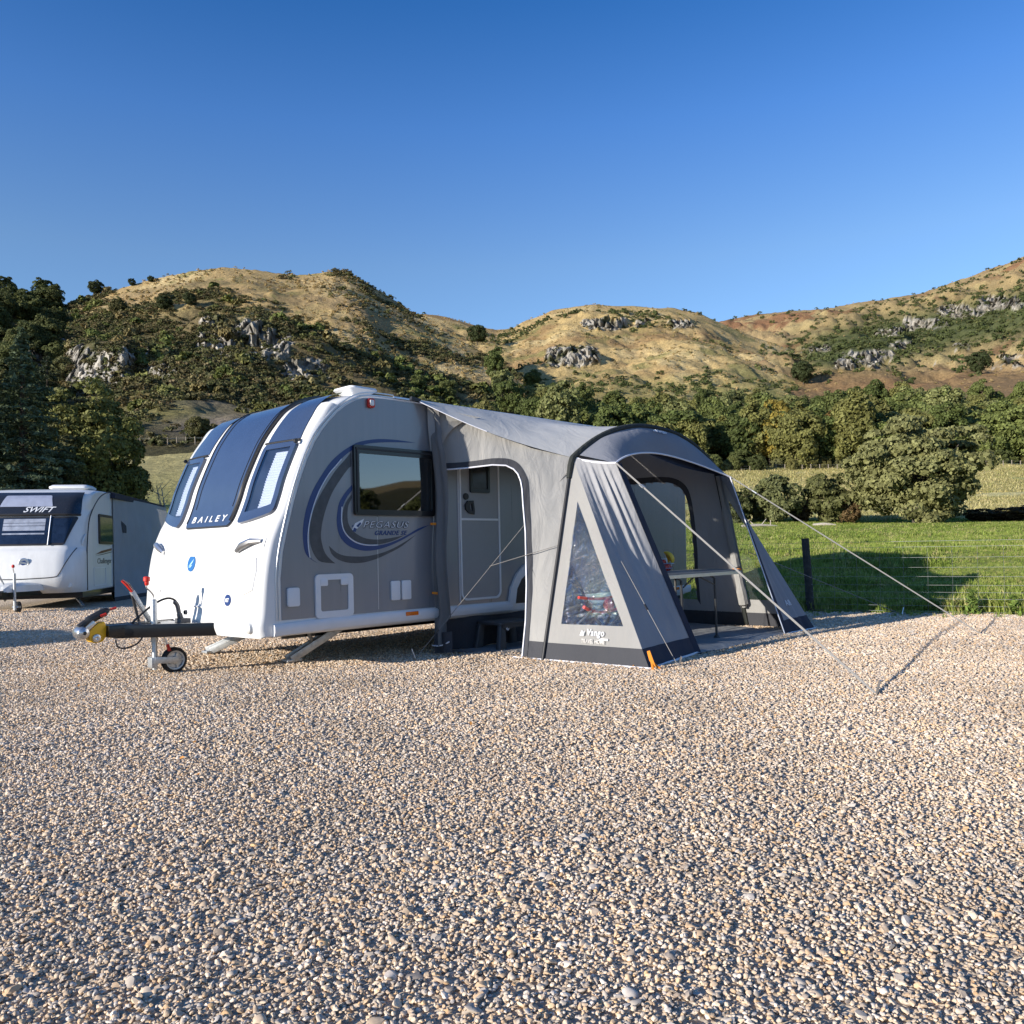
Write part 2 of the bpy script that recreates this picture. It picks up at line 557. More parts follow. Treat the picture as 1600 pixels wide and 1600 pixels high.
pnl = obj('front_window', rim(front_patch(cpan, .016, 14, 40, .05, .07), .02), M['navy_glass'], caravan)
obj('window_seal', front_patch(lambda a, b: cpan(a, b, -.014), .006, 14, 40, .05, .07), M['rubber_seal'], pnl)
bm = bmesh.new()
for s in (-1, 1):                        # faint raised piping inside the tinted panel
    tube(bm, [FS(*cpan(.5 + s * .40, b), .018) for b in np.linspace(.14, .93, 26)], .0035, 5)
obj('inner_frame', bm, M['black_plastic'], pnl)
bm = bmesh.new()
tube(bm, [FS(*cpan(1.0 - .012, b), .022) for b in np.linspace(.03, .99, 30)], .014, 6)
tube(bm, [FS(*cpan(.012, b), .018) for b in np.linspace(.03, .99, 30)], .006, 6)
obj('window_edge', bm, M['black'], pnl)


def front_letters(txt, size, dc, zc, width, mat, parent, off, **kw):
    return lettering(txt, size, lambda x, y, h: FS(dc + x, zc + y, off + h), mat, parent, width=width, **kw)


front_letters('BAILEY', .082, MID + .005, 1.335, .66, M['white_decal'], pnl, .0165, spacing=1.75, bold=.0015)

for s in (-1, 1):
    def wpan(a, b, m=0.0, s=s):
        x = .575 + m + (1.035 - .575 - 2 * m) * a
        xo = x - .03 * (1 - b) * 0
        zb = 1.30 + .085 * max(0, (x - .575) / .46) ** 1.6 + m
        return MID + s * xo, zb + (2.005 - m - zb) * b
    w = obj('front_window', rim(front_patch(wpan, .030, 24, 30, .07, .10, skip=lambda a, b: .13 < a < .87 and .12 < b < .92), .03), M['navy_glass'], caravan)
    obj('pane', front_patch(lambda a, b: wpan(.11 + .78 * a, .10 + .84 * b), .024, 10, 20), M['glass_front'], w)
    obj('window_backing', front_patch(lambda a, b: wpan(a, b), .005, 10, 20, .07, .1), M['dark_in'], w)
    x0, x1 = ((.79, 1.0) if s > 0 else (.63, .80))
    obj('window_blind', front_patch(lambda a, b, x0=x0, x1=x1, s=s: (MID + s * (x0 + (x1 - x0) * a), 1.43 + .50 * b), .009, 4, 44, pleat=.008), M['blind'], w)
    bm = bmesh.new()
    tube(bm, [FS(MID + s * x, 2.022, .018) for x in np.linspace(.56, 1.05, 10)], .011, 6)
    tube(bm, [FS(MID + s * x, 1.995, .045) for x in (1.03, 1.052)], .02, 6)
    obj('window_hinge', bm, M['black_plastic'], w)

    def strip(a, b, s=s):
        z = 2.04 + (2.525 - 2.04) * b
        i0 = interp([(2.0, .565), (2.25, .575), (2.54, .60)], z); i1 = interp([(2.0, 1.035), (2.25, 1.0), (2.54, .97)], z)
        return MID + s * (i0 + (i1 - i0) * a), z
    obj('roof_strip', front_patch(strip, .007, 10, 24), M['navy_glass'], caravan)
    # grab handle in its recess
    bm = bmesh.new()
    hp = [(.72, 1.065), (.80, 1.10), (.92, 1.135), (1.02, 1.145)]
    tube(bm, [FS(MID + s * x, z, .018 + .022 * math.sin(PI * k / 3)) for k, (x, z) in enumerate(hp)], [.022, .032, .030, .018], 8)
    h = obj('grab_handle', bm, M['steel'], caravan)
    bm = bmesh.new()
    grid(bm, lambda a, b, s=s: FS(MID + s * (.69 + .37 * a), 1.045 + .03 * a + (.075 + .03 * a) * b, .003 + .004 * math.sin(PI * b)), 8, 5)
    obj('handle_recess', bm, M['white2'], h)
# swage line across the nose, and the lower panel seam
bm = bmesh.new()
tube(bm, [FS(d, 1.085 - .05 * (1 - ((d - MID) / .75) ** 2), .001) for d in np.linspace(MID - .72, MID + .72, 30)], .013, 8)
for s in (-1, 1):
    tube(bm, [FS(MID + s * x, z, .001) for x, z in [(.72, 1.04), (.99, 1.0), (1.005, .9), (.98, .74), (.86, .70), (.7, .70)]], .012, 8)
tube(bm, [FS(d, .555 + .02 * math.cos((d - MID) * 2), .001) for d in np.linspace(MID - .8, MID + .45, 24)], .009, 6)
obj('nose_moulding', bm, M['white'], caravan)


def disc_on_front(dc, zc, r, off, h):
    bm = bmesh.new()
    c = [bm.verts.new(FS(dc + r * math.cos(2 * PI * k / 28), zc + r * math.sin(2 * PI * k / 28), off + h)) for k in range(28)]
    e = [bm.verts.new(FS(dc + r * math.cos(2 * PI * k / 28), zc + r * math.sin(2 * PI * k / 28), off)) for k in range(28)]
    bm.faces.new(c)
    for k in range(28): bm.faces.new((e[k], e[(k + 1) % 28], c[(k + 1) % 28], c[k]))
    return bm


b_ = obj('badge', disc_on_front(-1.21, .962, .075, .0005, .006), M['badge_blue'], caravan)
bm = bmesh.new()                           # little winged shape on the badge
for pl in ([(-.045, -.03), (-.01, .0), (.05, .045), (.02, .0)], [(-.04, -.04), (-.005, -.015), (.03, -.01), (.0, -.035)]):
    slab(bm, pl, lambda x, y, d: FS(-1.21 + x, .962 + y, .0066 + d), 0, .002)
obj('emblem', bm, plain('pale_blue_emblem', (.35, .55, .75), .4), b_)
b_ = obj('badge', disc_on_front(-.47, .645, .050, .0005, .005), M['navy_decal'], caravan)
b_['label'] = 'small oval white and blue badge'
front_letters('MGT', .045, -.47, .63, .06, M['white_decal'], b_, .0058, shear=.3, bold=.002)
# bumper corner lamp
bm = bmesh.new()
lathe(bm, FS(-.13, .42, -.015), -EL, [(0, .05), (.03, .046), (.046, .03), (.05, 0)], 20)
obj('corner_lamp', bm, M['lens'], caravan)

# ---- side fittings
def side_box(name, t0, t1, z0, z1, r_, d0, d1, m, parent=None):
    bm = bmesh.new(); slab(bm, rrect(t0, t1, z0, z1, r_), onside, d0, d1)
    return obj(name, bm, m, parent or caravan, bevel=.003, angle=40)


side_box('locker_flap', .112, .226, .585, .745, .018, .005, .03, M['white2'])
h_ = None
bm = bmesh.new()
ring_slab(bm, rrect(.388, .785, .462, .848, .04), rrect(.44, .73, .523, .797, .02), onside, .005, .022)
h_ = obj('service_hatch', bm, M['white2'], caravan)
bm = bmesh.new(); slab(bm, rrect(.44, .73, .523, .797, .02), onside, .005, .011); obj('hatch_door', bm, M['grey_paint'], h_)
for t in (.475, .69): side_box('hatch_catch', t - .038, t + .038, .745, .81, .012, .013, .026, M['white2'], h_)
for t0, t1 in ((1.217, 1.322), (1.343, 1.455)):
    side_box('fridge_vent', t0, t1, .574, .757, .015, .005, .024, M['white2'])
side_box('side_reflector', 1.372, 1.525, .418, .455, .006, .034, .042, M['orange_lens'])
side_box('side_reflector', 6.0, 6.16, .43, .468, .006, .034, .042, M['orange_lens'])
bm = bmesh.new()                                       # blue splash sticker on the rear skirt
slab(bm, [(5.62, .43), (5.66, .50), (5.76, .515), (5.83, .50), (5.92, .525), (5.97, .50), (5.90, .48), (5.84, .45), (5.74, .44)], onside, .0345, .037)
obj('skirt_sticker', bm, plain('cyan_sticker', (.02, .30, .62), .4), caravan)
lamp_ = side_box('awning_lamp', .985, 1.06, 2.368, 2.455, .02, .005, .035, M['red'])
side_box('lamp_lens', 1.0, 1.045, 2.385, 2.44, .012, .035, .045, M['lens'], lamp_)

# side window
bm = bmesh.new()
ring_slab(bm, rrect(.812, 1.767, 1.373, 2.014, .025), rrect(.868, 1.735, 1.425, 1.94, .02), onside, .004, .036)
sw = obj('side_window', bm, M['black'], caravan)
bm = bmesh.new(); slab(bm, rrect(.85, 1.75, 1.41, 1.955, .02), onside, .020, .025); obj('pane', bm, M['glass_side'], sw)
bm = bmesh.new(); slab(bm, rrect(.86, 1.74, 1.415, 1.95, .02), onside, .0055, .008); obj('window_backing', bm, M['dark_in'], sw)
bm = bmesh.new(); box(bm, .83, 1.75, .036, .046, 1.975, 1.99); box(bm, .835, .85, .036, .044, 1.40, 1.98); obj('window_rail', bm, M['black_plastic'], sw)

# swooping stickers
DEC = dict(
 a=('navy_decal', .0052, .0072, [(1.565, 2.088), (1.349, 2.097), (1.112, 2.089), (.906, 2.049), (.817, 2.009), (.707, 1.945), (.588, 1.848), (.481, 1.718), (.386, 1.574), (.322, 1.424), (.289, 1.286), (.282, 1.191), (.293, 1.07), (.332, 1.0), (.421, .95), (.366, .982), (.333, 1.052), (.326, 1.173), (.338, 1.277), (.377, 1.417), (.447, 1.576), (.543, 1.721), (.64, 1.824), (.716, 1.896), (.816, 1.966), (.951, 2.025), (1.111, 2.055), (1.349, 2.076)]),
 b=('grey_decal', .0052, .0070, [(.799, 1.942), (.726, 1.865), (.639, 1.779), (.552, 1.668), (.456, 1.532), (.392, 1.408), (.359, 1.295), (.348, 1.19), (.359, 1.095), (.402, 1.007), (.462, .957), (.607, .94), (.556, .977), (.505, 1.031), (.476, 1.102), (.463, 1.19), (.481, 1.304), (.525, 1.437), (.591, 1.572), (.679, 1.692), (.768, 1.795), (.801, 1.825)]),
 c=('navy_decal', .0052, .0074, [(.802, 1.648), (.73, 1.577), (.663, 1.485), (.636, 1.377), (.632, 1.297), (.646, 1.216), (.687, 1.145), (.761, 1.09), (.859, 1.057), (.959, 1.046), (1.085, 1.058), (1.215, 1.089), (1.36, 1.14), (1.51, 1.206), (1.715, 1.29), (1.574, 1.255), (1.422, 1.187), (1.251, 1.126), (1.086, 1.095), (.949, 1.097), (.838, 1.121), (.752, 1.171), (.7, 1.234), (.68, 1.306), (.682, 1.378), (.706, 1.468), (.751, 1.542), (.801, 1.598)]),
 d=('grey_decal', .0052, .0070, [(.795, 1.561), (.733, 1.487), (.698, 1.396), (.691, 1.306), (.711, 1.234), (.763, 1.18), (.85, 1.13), (.961, 1.106), (1.086, 1.104), (1.251, 1.134), (1.398, 1.189), (1.252, 1.166), (1.087, 1.150), (.951, 1.160), (.862, 1.192), (.797, 1.236), (.755, 1.298), (.747, 1.379), (.759, 1.46), (.796, 1.525)]),
 e=('grey_decal', .0052, .0068, [(.543, 1.097), (.568, 1.03), (.619, .984), (.703, .951), (.801, .937), (.923, .941), (1.06, .97), (1.201, 1.018), (1.358, 1.082), (1.547, 1.197), (1.359, 1.106), (1.202, 1.046), (1.061, 1.012), (.924, .996), (.791, .999), (.694, 1.01), (.62, 1.038)]))


def smooth_closed(pts, n=3):
    out = []
    m = len(pts)
    for i in range(m):
        p0, p1, p2, p3 = [Vector((*pts[(i + k) % m], 0)) for k in (-1, 0, 1, 2)]
        # keep the sharp tips sharp
        c1 = (p1 - p0).normalized().dot((p2 - p1).normalized()); c2 = (p2 - p1).normalized().dot((p3 - p2).normalized())
        if c1 < .5: p0 = p1
        if c2 < .5: p3 = p2
        for k in range(n):
            s = k / n
            q = .5 * ((2 * p1) + (p2 - p0) * s + (2 * p0 - 5 * p1 + 4 * p2 - p3) * s * s + (3 * p1 - p0 - 3 * p2 + p3) * s ** 3)
            out.append((q.x, q.y))
    return out


for k, (mat_, d0, d1, pts_) in DEC.items():
    bm = bmesh.new(); slab(bm, smooth_closed(pts_), onside, d0, d1)
    obj('swoosh_graphic', bm, M[mat_], caravan, smooth=False)
bm = bmesh.new()                                    # silver pinstripes along the inner edges
for pts_ in ([(.349, .99), (.336, 1.07), (.331, 1.173), (.344, 1.277), (.383, 1.417), (.453, 1.576), (.549, 1.721), (.646, 1.824), (.70, 1.88)],
             [(.69, 1.45), (.684, 1.378), (.684, 1.306), (.704, 1.234), (.756, 1.172), (.842, 1.123), (.951, 1.100), (1.086, 1.0985)]):
    tube(bm, [W(p.x, .0065, p.y) for p in catmull([(a, b, 0) for a, b in pts_], 4)], [.0015] + [.006] * (len(pts_) * 4 - 5) + [.0015], 5)
obj('pinstripe', bm, M['white_decal'], caravan)
sidemap = lambda tc, zc, off: (lambda x, y, h: W(tc + x, off + h, zc + y))
lettering('PEGASUS', .088, sidemap(1.185, 1.258, .0052), M['grey_decal'], caravan, width=.54, shear=.35, bold=.0035, spacing=1.15)
lettering('PEGASUS', .088, sidemap(1.185, 1.260, .0072), M['white_decal'], caravan, width=.535, shear=.35, bold=-.0012, spacing=1.15)
lettering('GRANDE SE', .058, sidemap(1.24, 1.192, .0052), M['navy_decal'], caravan, width=.385, shear=.3, bold=.0015, spacing=1.1)
bm = bmesh.new()                                    # small winged mark before the name
for pl in ([(.79, 1.235), (.83, 1.30), (.93, 1.342), (.90, 1.29), (.85, 1.25)],):
    slab(bm, pl, onside, .0052, .0066)
em = obj('emblem', bm, M['white_decal'], caravan, smooth=False)
bm = bmesh.new()
for pl in ([(.80, 1.225), (.815, 1.26), (.845, 1.25), (.83, 1.22)], [(.84, 1.275), (.885, 1.31), (.895, 1.295), (.86, 1.262)], [(.79, 1.262), (.80, 1.285), (.812, 1.275)]):
    slab(bm, pl, onside, .0068, .008)
obj('emblem_mark', bm, M['navy_decal'], em, smooth=False)

bm = bmesh.new(); tube(bm, [W(1.075, .0045, .50), W(1.08, .0045, 1.36)], .003, 5)
obj('panel_seam', bm, M['alu'], caravan)
# entrance door
bm = bmesh.new(); slab(bm, rrect(2.13, 2.685, .53, 2.15, .07), onside, .005, .012)
door = obj('door', bm, plain('grey_door_panel', (.27, .275, .285), .32, var=.03, coat=.2), caravan)
bm = bmesh.new(); ring_slab(bm, rrect(2.118, 2.70, .515, 2.165, .08), rrect(2.137, 2.678, .537, 2.143, .065), onside, .005, .020)
ring_slab(bm, rrect(2.098, 2.112, .50, 2.18, .004), rrect(2.103, 2.107, .51, 2.17, .001), onside, .005, .014)
obj('door_frame', bm, M['white2'], door)
bm = bmesh.new(); box(bm, 2.14, 2.675, .0125, .02, 1.34, 1.362); obj('door_rail', bm, M['white2'], door)
bm = bmesh.new(); ring_slab(bm, rrect(2.262, 2.545, 1.628, 2.06, .02), rrect(2.292, 2.515, 1.665, 2.03, .02), onside, .0125, .032)
dw = obj('door_window', bm, M['black'], door)
bm = bmesh.new(); slab(bm, rrect(2.285, 2.522, 1.655, 2.037, .01), onside, .013, .02); obj('pane', bm, plain('dark_door_glass', (.03, .028, .03), .15, var=.3), dw)
bm = bmesh.new()
hp = [(2.185, 1.50), (2.22, 1.54), (2.30, 1.545), (2.315, 1.44), (2.31, 1.40), (2.24, 1.415), (2.19, 1.45)]
hi = [(2.245, 1.487), (2.25, 1.51), (2.28, 1.515), (2.286, 1.45), (2.284, 1.435), (2.262, 1.44), (2.25, 1.46)]
ring_slab(bm, hp, hi, onside, .0125, .035); obj('door_handle', bm, M['black_plastic'], door)
bm = bmesh.new(); lathe(bm, W(2.205, .0125, 1.585), ED, [(.035, 0), (.033, .015), (0, .017)], 20); obj('door_lock', bm, M['black_plastic'], door)

# roof fittings
bm = bmesh.new()
c0 = W(1.30, -.55, 2.555)
prof_ = [(.24, 0), (.25, .02), (.20, .035), (.17, .06)]
def boxlathe(bm, t, d, rows):
    rings = []
    for hw, hd, z in rows:
        rings.append([bm.verts.new(P(t + x, d + y, z)) for x, y in rrect(-hw, hw, -hd, hd, min(hw, hd) * .3, 4)])
    n = len(rings[0])
    for a, b in zip(rings, rings[1:]):
        for k in range(n): bm.faces.new((a[k], a[(k + 1) % n], b[(k + 1) % n], b[k]))
    bm.faces.new(rings[0][::-1]); bm.faces.new(rings[-1])
boxlathe(bm, 1.30, -.60, [(.11, .11, 2.52), (.10, .10, 2.57), (.085, .085, 2.58), (.15, .15, 2.63), (.17, .17, 2.645), (.16, .16, 2.665), (.08, .08, 2.67)])
obj('roof_vent', bm, M['white2'], caravan)

# underside, steadies
bm = bmesh.new(); box(bm, .5, 6.3, -2.1, -.2, .315, .334); obj('floor_pan', bm, M['black_plastic'], caravan)
bm = bmesh.new()
for d in (-.72, -1.58): box(bm, .5, 6.2, d - .03, d + .03, .235, .309)
box(bm, 3.3, 3.56, -2.0, -.25, .22, .30)
obj('chassis', bm, M['black'], caravan)
for (ft, fd, d1) in ((.587, -.763, -.62), (.455, -2.12, -1.70)):
    bm = bmesh.new()
    s_ = 1 if fd > -1 else -1
    a = W(ft, fd, .03)
    tp = W(ft + .50, d1, .32)
    for o_ in (-.045, .045):
        beam(bm, a + ED * o_, tp + ED * o_, .02, .07)
    beam(bm, a.lerp(tp, .12), a.lerp(tp, .55), .09, .015)
    beam(bm, W(ft + .05, fd, .02) - EL * .10, W(ft + .05, fd, .02) + EL * .06, .12, .025)
    beam(bm, W(ft + .12, d1 - .0, .32), a.lerp(tp, .45), .03, .03)
    obj('corner_steady', bm, M['galv'], caravan, bevel=.004)

# ---- drawbar and hitch
bm = bmesh.new()
beam(bm, W(-.90, MID + .02, .405), W(-.05, -.62, .385), .07, .115); beam(bm, W(-.90, MID - .02, .405), W(-.05, -1.60, .385), .07, .115)
box(bm, -.96, -.52, MID - .10, MID + .10, .36, .465); box(bm, -.55, -.30, MID - .22, MID + .22, .35, .445)
drawbar = obj('drawbar', bm, M['black'], caravan, bevel=.012)
bm = bmesh.new()
for k in range(5): lathe(bm, W(-.97 + .024 * k - .024, MID, .415), EL, [(.035, 0), (.055, .010), (.035, .022)], 16)
obj('drawbar_bellows', bm, M['rubber'], drawbar)
hitch = None
bm = bmesh.new()
slab(bm, [(-1.10, .37), (-1.085, .335), (-1.05, .32), (-.99, .33), (-.965, .37), (-.96, .45), (-.975, .50), (-1.03, .485), (-1.075, .45), (-1.10, .42)], lambda x, y, d: W(x, MID + d, y), -.055, .055)
hitch = obj('hitch_coupling', bm, M['yellow'], caravan, bevel=.012)
bm = bmesh.new()
lathe(bm, W(-1.045, MID + .055, .365), ED, [(.035, 0), (.033, .016), (.012, .02), (0, .012)], 20)
lathe(bm, W(-1.145, MID - .05, .415), ED, [(.0, .135), (.02, .13), (.045, .118), (.054, .09), (.054, .01), (.045, -.02), (0, -.03)], 24)
beam(bm, W(-1.135, MID + .045, .43), W(-1.055, MID + .05, .50), .03, .035)
obj('hitch_ball_socket', bm, M['steel'], hitch, bevel=.004)
bm = bmesh.new()
lathe(bm, W(-1.145, MID + .0855, .415), ED, [(.016, 0), (.014, .003), (0, .003)], 12)
obj('hitch_bolt', bm, M['black_plastic'], hitch)
bm = bmesh.new()
tube(bm, catmull([W(-1.16, MID, .46), W(-1.10, MID, .50), W(-1.02, MID, .545), W(-.95, MID, .575), W(-.93, MID, .57)], 5), [.028] * 6 + [.036] * 10 + [.034] * 4 + [.012], 10)
hh = obj('hitch_handle', bm, M['black_plastic'], hitch)
bm = bmesh.new(); tube(bm, [W(-.94, MID, .585), W(-.86, MID, .605)], .010, 8); tube(bm, [W(-1.0, MID + .03, .545), W(-.955, MID + .032, .56)], .014, 6); obj('handle_tip', bm, M['red'], hh)

jt, jd = -.578, -1.02
bm = bmesh.new()
lathe(bm, W(jt, jd, .05), EZ, [(.022, 0), (.022, .36), (.0, .361)], 18); lathe(bm, W(jt, jd, .29), EZ, [(.030, 0), (.030, .36), (.026, .372), (0, .374)], 18)
beam(bm, W(jt - .06, jd - .01, .365), W(jt + .06, jd - .01, .365), .075, .055)
jockey = obj('jockey_wheel', bm, M['galv'], caravan, bevel=.004, angle=40)
bm = bmesh.new()
tube(bm, catmull([W(jt, jd, .655), W(jt, jd, .70), W(jt - .035, jd - .0, .745), W(jt - .055, jd, .765), W(jt - .055, jd, .80)], 5), .009, 8)
obj('jockey_crank', bm, M['steel'], jockey)
bm = bmesh.new(); lathe(bm, W(jt - .055, jd, .785), EZ, [(.012, 0), (.018, .012), (.018, .035), (.028, .04), (.028, .07), (.02, .078), (0, .08)], 14); obj('crank_knob', bm, M['red'], jockey)
bm = bmesh.new(); beam(bm, W(jt + .06, jd + .03, .36), W(jt + .10, jd + .035, .26), .016, .012); obj('clamp_handle', bm, M['alu'], jockey)
bm = bmesh.new(); tube(bm, [W(jt + .098, jd + .035, .265), W(jt + .115, jd + .037, .205)], [.013, .016], 8); obj('clamp_grip', bm, M['red'], jockey)
bm = bmesh.new()
for o_ in (-.045, .045): beam(bm, W(jt - .02, jd + o_, .135), W(jt + .19, jd + o_, .115), .012, .055)
beam(bm, W(jt - .02, jd - .045, .115), W(jt - .02, jd + .045, .115), .05, .09)
obj('wheel_fork', bm, M['galv'], jockey, bevel=.003)
jc = W(jt + .17, jd, .116)
bm = bmesh.new(); lathe(bm, jc, ED, [(.080, -.03), (.100, -.032), (.112, -.018), (.114, 0), (.112, .018), (.100, .032), (.080, .03)], 32); ty = obj('jockey_tyre', bm, M['rubber'], jockey)
bm = bmesh.new(); lathe(bm, jc, ED, [(0, .050), (.012, .050), (.014, .034), (.032, .03), (.036, .014), (.066, .014), (.072, .028), (.084, .031), (.084, -.031), (.06, -.02), (0, -.02)], 32)
for k in range(5):
    a = 2 * PI * k / 5
    beam(bm, jc + ED * .02 + (EL * math.cos(a) + EZ * math.sin(a)) * .03, jc + ED * .02 + (EL * math.cos(a) + EZ * math.sin(a)) * .075, .016, .014, ED)
obj('jockey_rim', bm, M['galv'], jockey)

bm = bmesh.new(); beam(bm, W(-.56, MID - .03, .46), W(-.715, MID - .03, .74), .035, .045, ED); lever = obj('handbrake_lever', bm, M['galv'], caravan, bevel=.004)
bm = bmesh.new(); tube(bm, [W(-.705, MID - .03, .725), W(-.745, MID - .03, .79), (W(-.79, MID - .03, .83))], [.018, .022, .014], 8); obj('lever_grip', bm, M['black_plastic'], lever)
bm = bmesh.new(); tube(bm, [W(-.722, MID - .003, .735), W(-.765, MID - .003, .795), W(-.80, MID - .02, .835)], [.012, .014, .012], 6); obj('lever_strip', bm, M['red'], lever)
bm = bmesh.new(); tube(bm, [W(-.66, MID - .03, .47), W(-.71, MID - .03, .70)], .013, 8); obj('gas_strut', bm, M['black_plastic'], lever)
bm = bmesh.new()
tube(bm, catmull([W(-.76, MID + .06, .46), W(-.70, MID + .07, .52), W(-.60, MID + .08, .60), W(-.50, MID + .09, .655), W(-.42, MID + .09, .66), W(-.365, MID + .09, .61), W(-.35, MID + .09, .50)], 6), .0095, 8)
tube(bm, catmull([W(-.55, MID + .11, .44), W(-.65, MID + .13, .40), (W(-.74, MID + .14, .30)), W(-.84, MID + .13, .265), W(-.90, MID + .12, .285), W(-.91, MID + .11, .34)], 6), .007, 8)
cab = obj('towing_cable', bm, M['black_plastic'], caravan)
bm = bmesh.new(); tube(bm, catmull([W(-.40, MID + .09, .635), W(-.37, MID + .09, .60), W(-.355, MID + .09, .53), W(-.34, MID + .09, .475)], 4), [.012] + [.02] * 8 + [.026] * 4, 10)
lathe(bm, W(-.31, MID + .10, .53), EL, [(.02, 0), (.022, .02), (0, .025)], 12); box(bm, -.37, -.28, MID + .04, MID + .16, .44, .48)
obj('cable_plug', bm, plain('dark_grey_plug', (.09, .09, .095), .5), cab)
# ================================================================== the tent awning on its side
FR[0] = W
tent = empty('awning_tent', W(4.0, 1.0, 0), 'grey porch awning tent with arched hood and clear triangular window beside the big caravan', 'awning')
LF, LSH = (2.05, 1.18), (2.75, 1.00, 1.93)      # foot and shoulder of the near pole
RF, RSH = (6.05, 1.10), (5.52, 1.00, 1.97)
TL, TR = (2.92, 1.40, 1.855), (5.17, 1.40, 1.82)
C1, C2, C3, C4 = (2.14, 2.28), (3.25, 2.055), (5.32, 1.99), (6.04, 1.99)
APEX = 2.355


def V3(p): return W(p[0], p[1], p[2] if len(p) > 2 else 0.0)


def poleL(z): k = z / LSH[2]; return LF[0] + (LSH[0] - LF[0]) * k, LF[1] + (LSH[1] - LF[1]) * k
def poleR(z): k = z / RSH[2]; return RF[0] + (RSH[0] - RF[0]) * k, RF[1] + (RSH[1] - RF[1]) * k


def fold(p, n, amp, f, seed=0.0):
    """push a cloth point along n by soft wrinkles"""
    q = Vector((p.x * f, p.y * f, p.z * f * .45 + seed))
    return p + n * amp * (mnoise.noise(q) + .5 * mnoise.noise(q * 2.3))


# ---- near side wall with its open doorway
def lw(a, b, off=0.0, amp=.02):
    zt = interp([(0, 2.45), (.135, 2.352), (.22, 2.30), (.35, 2.24), (.53, 2.135), (.72, 2.03), (1, 1.93)], a)
    z = zt * b
    pt, pd = poleL(z)
    amp *= 1.5
    p = W(1.77 + (pt - 1.77) * a - .03 * math.sin(PI * a) * b, .01 + (pd - .01) * a, z)
    e = min(1, 6 * min(a, 1 - a, b + .05))
    return fold(p, EL, amp * e, 3.4) + EL * off


def lwz(a, z, off=0.0, amp=.02):
    zt = interp([(0, 2.45), (.135, 2.352), (.22, 2.30), (.35, 2.24), (.53, 2.135), (.72, 2.03), (1, 1.93)], a)
    return lw(a, min(1, z / zt), off, amp)


door_in = [(.02, 1.832), (.13, 1.836), (.234, 1.845), (.35, 1.857), (.457, 1.868), (.547, 1.861), (.60, 1.825), (.636, 1.775), (.665, 1.70), (.685, 1.62), (.703, 1.465), (.727, 1.2), (.75, .957), (.774, .69), (.795, .36), (.812, .03)]
door_out = [(.02, 1.898), (.13, 1.90), (.234, 1.908), (.35, 1.922), (.454, 1.936), (.556, 1.930), (.618, 1.893), (.66, 1.835), (.695, 1.755), (.718, 1.68), (.741, 1.50), (.768, 1.2), (.793, .956), (.815, .69), (.835, .36), (.850, .03)]
_dz = [(z, a) for a, z in door_out[6:]][::-1]


def in_door(a, b):
    zt = interp([(0, 2.45), (.135, 2.352), (.22, 2.30), (.35, 2.24), (.53, 2.135), (.72, 2.03), (1, 1.93)], a)
    z = zt * b
    if a < .60: return z < interp(door_in, a) + .03
    if z > 1.82: return False
    return a < interp(_dz, z) - .02


bm = bmesh.new(); grid(bm, lw, 56, 64, skip=lambda a, b: in_door(a, b) or b < .085)
wall = obj('side_wall', bm, M['tent_grey'], tent, recalc=False)
bm = bmesh.new(); grid(bm, lambda a, b: lw(.845 + .155 * a, .087 * b, -.002), 8, 6); obj('mud_skirt', bm, M['tent_dark'], wall, recalc=False)
bm = bmesh.new()
for o_ in (-.006,):
    A = [lwz(a, z, o_) for a, z in door_in]; B = [lwz(a, z, o_) for a, z in door_out]
    A = catmull(A, 3); B = catmull(B, 3)
    va = [bm.verts.new(p) for p in A]; vm = [bm.verts.new(p.lerp(q, .5) - EL * (.006 + .006 * math.sin(i * 2.1))) for i, (p, q) in enumerate(zip(A, B))]; vb = [bm.verts.new(q) for q in B]
    for L1, L2 in ((va, vm), (vm, vb)):
        for k in range(len(L1) - 1): bm.faces.new((L1[k], L1[k + 1], L2[k + 1], L2[k]))
obj('doorway_border', bm, M['tent_dark'], wall, recalc=False)
bm = bmesh.new(); tube(bm, [lwz(a, z, -.010) for a, z in door_in], .008, 6); obj('doorway_piping', bm, M['piping'], wall)

# curtain pad that hangs against the caravan side
bm = bmesh.new()
def pad(a, b):
    z = .10 + 2.33 * b
    w = .20 + .05 * (1 - b) - .10 * max(0, b - .8) / .2
    return W(1.745 + .015 * math.sin(9 * a) + (.02 * math.sin(z * 5) if .1 < b < .9 else 0), .012 + w * a * (1 if b > .12 else .8), z) + EL * (.02 * math.sin(a * 11 + z))
grid(bm, pad, 14, 40)
padc = obj('side_curtain', bm, fabric('shade_grey_curtain', (.17, .165, .16), wr=.5), tent, recalc=False)
bm = bmesh.new(); grid(bm, lambda a, b: W(1.735 + .02 * math.sin(a * 7), .02 + .25 * a, .02 + .20 * b + .03 * a), 10, 4); obj('curtain_foot', bm, M['tent_dark'], padc, recalc=False)
bm = bmesh.new(); tube(bm, [W(1.725, .0 + .25 * a, .10 + .05 * a - .02 * math.sin(PI * a)) for a in np.linspace(0, 1, 8)], .007, 6); obj('curtain_piping', bm, M['piping'], padc)
bm = bmesh.new()
bm.free()
for z in (1.30, .62):
    bm = bmesh.new(); beam(bm, W(1.72, .02, z), W(1.72, .10, z - .004), .006, .022)
    obj('curtain_tie', bm, M['orange_web'], padc)
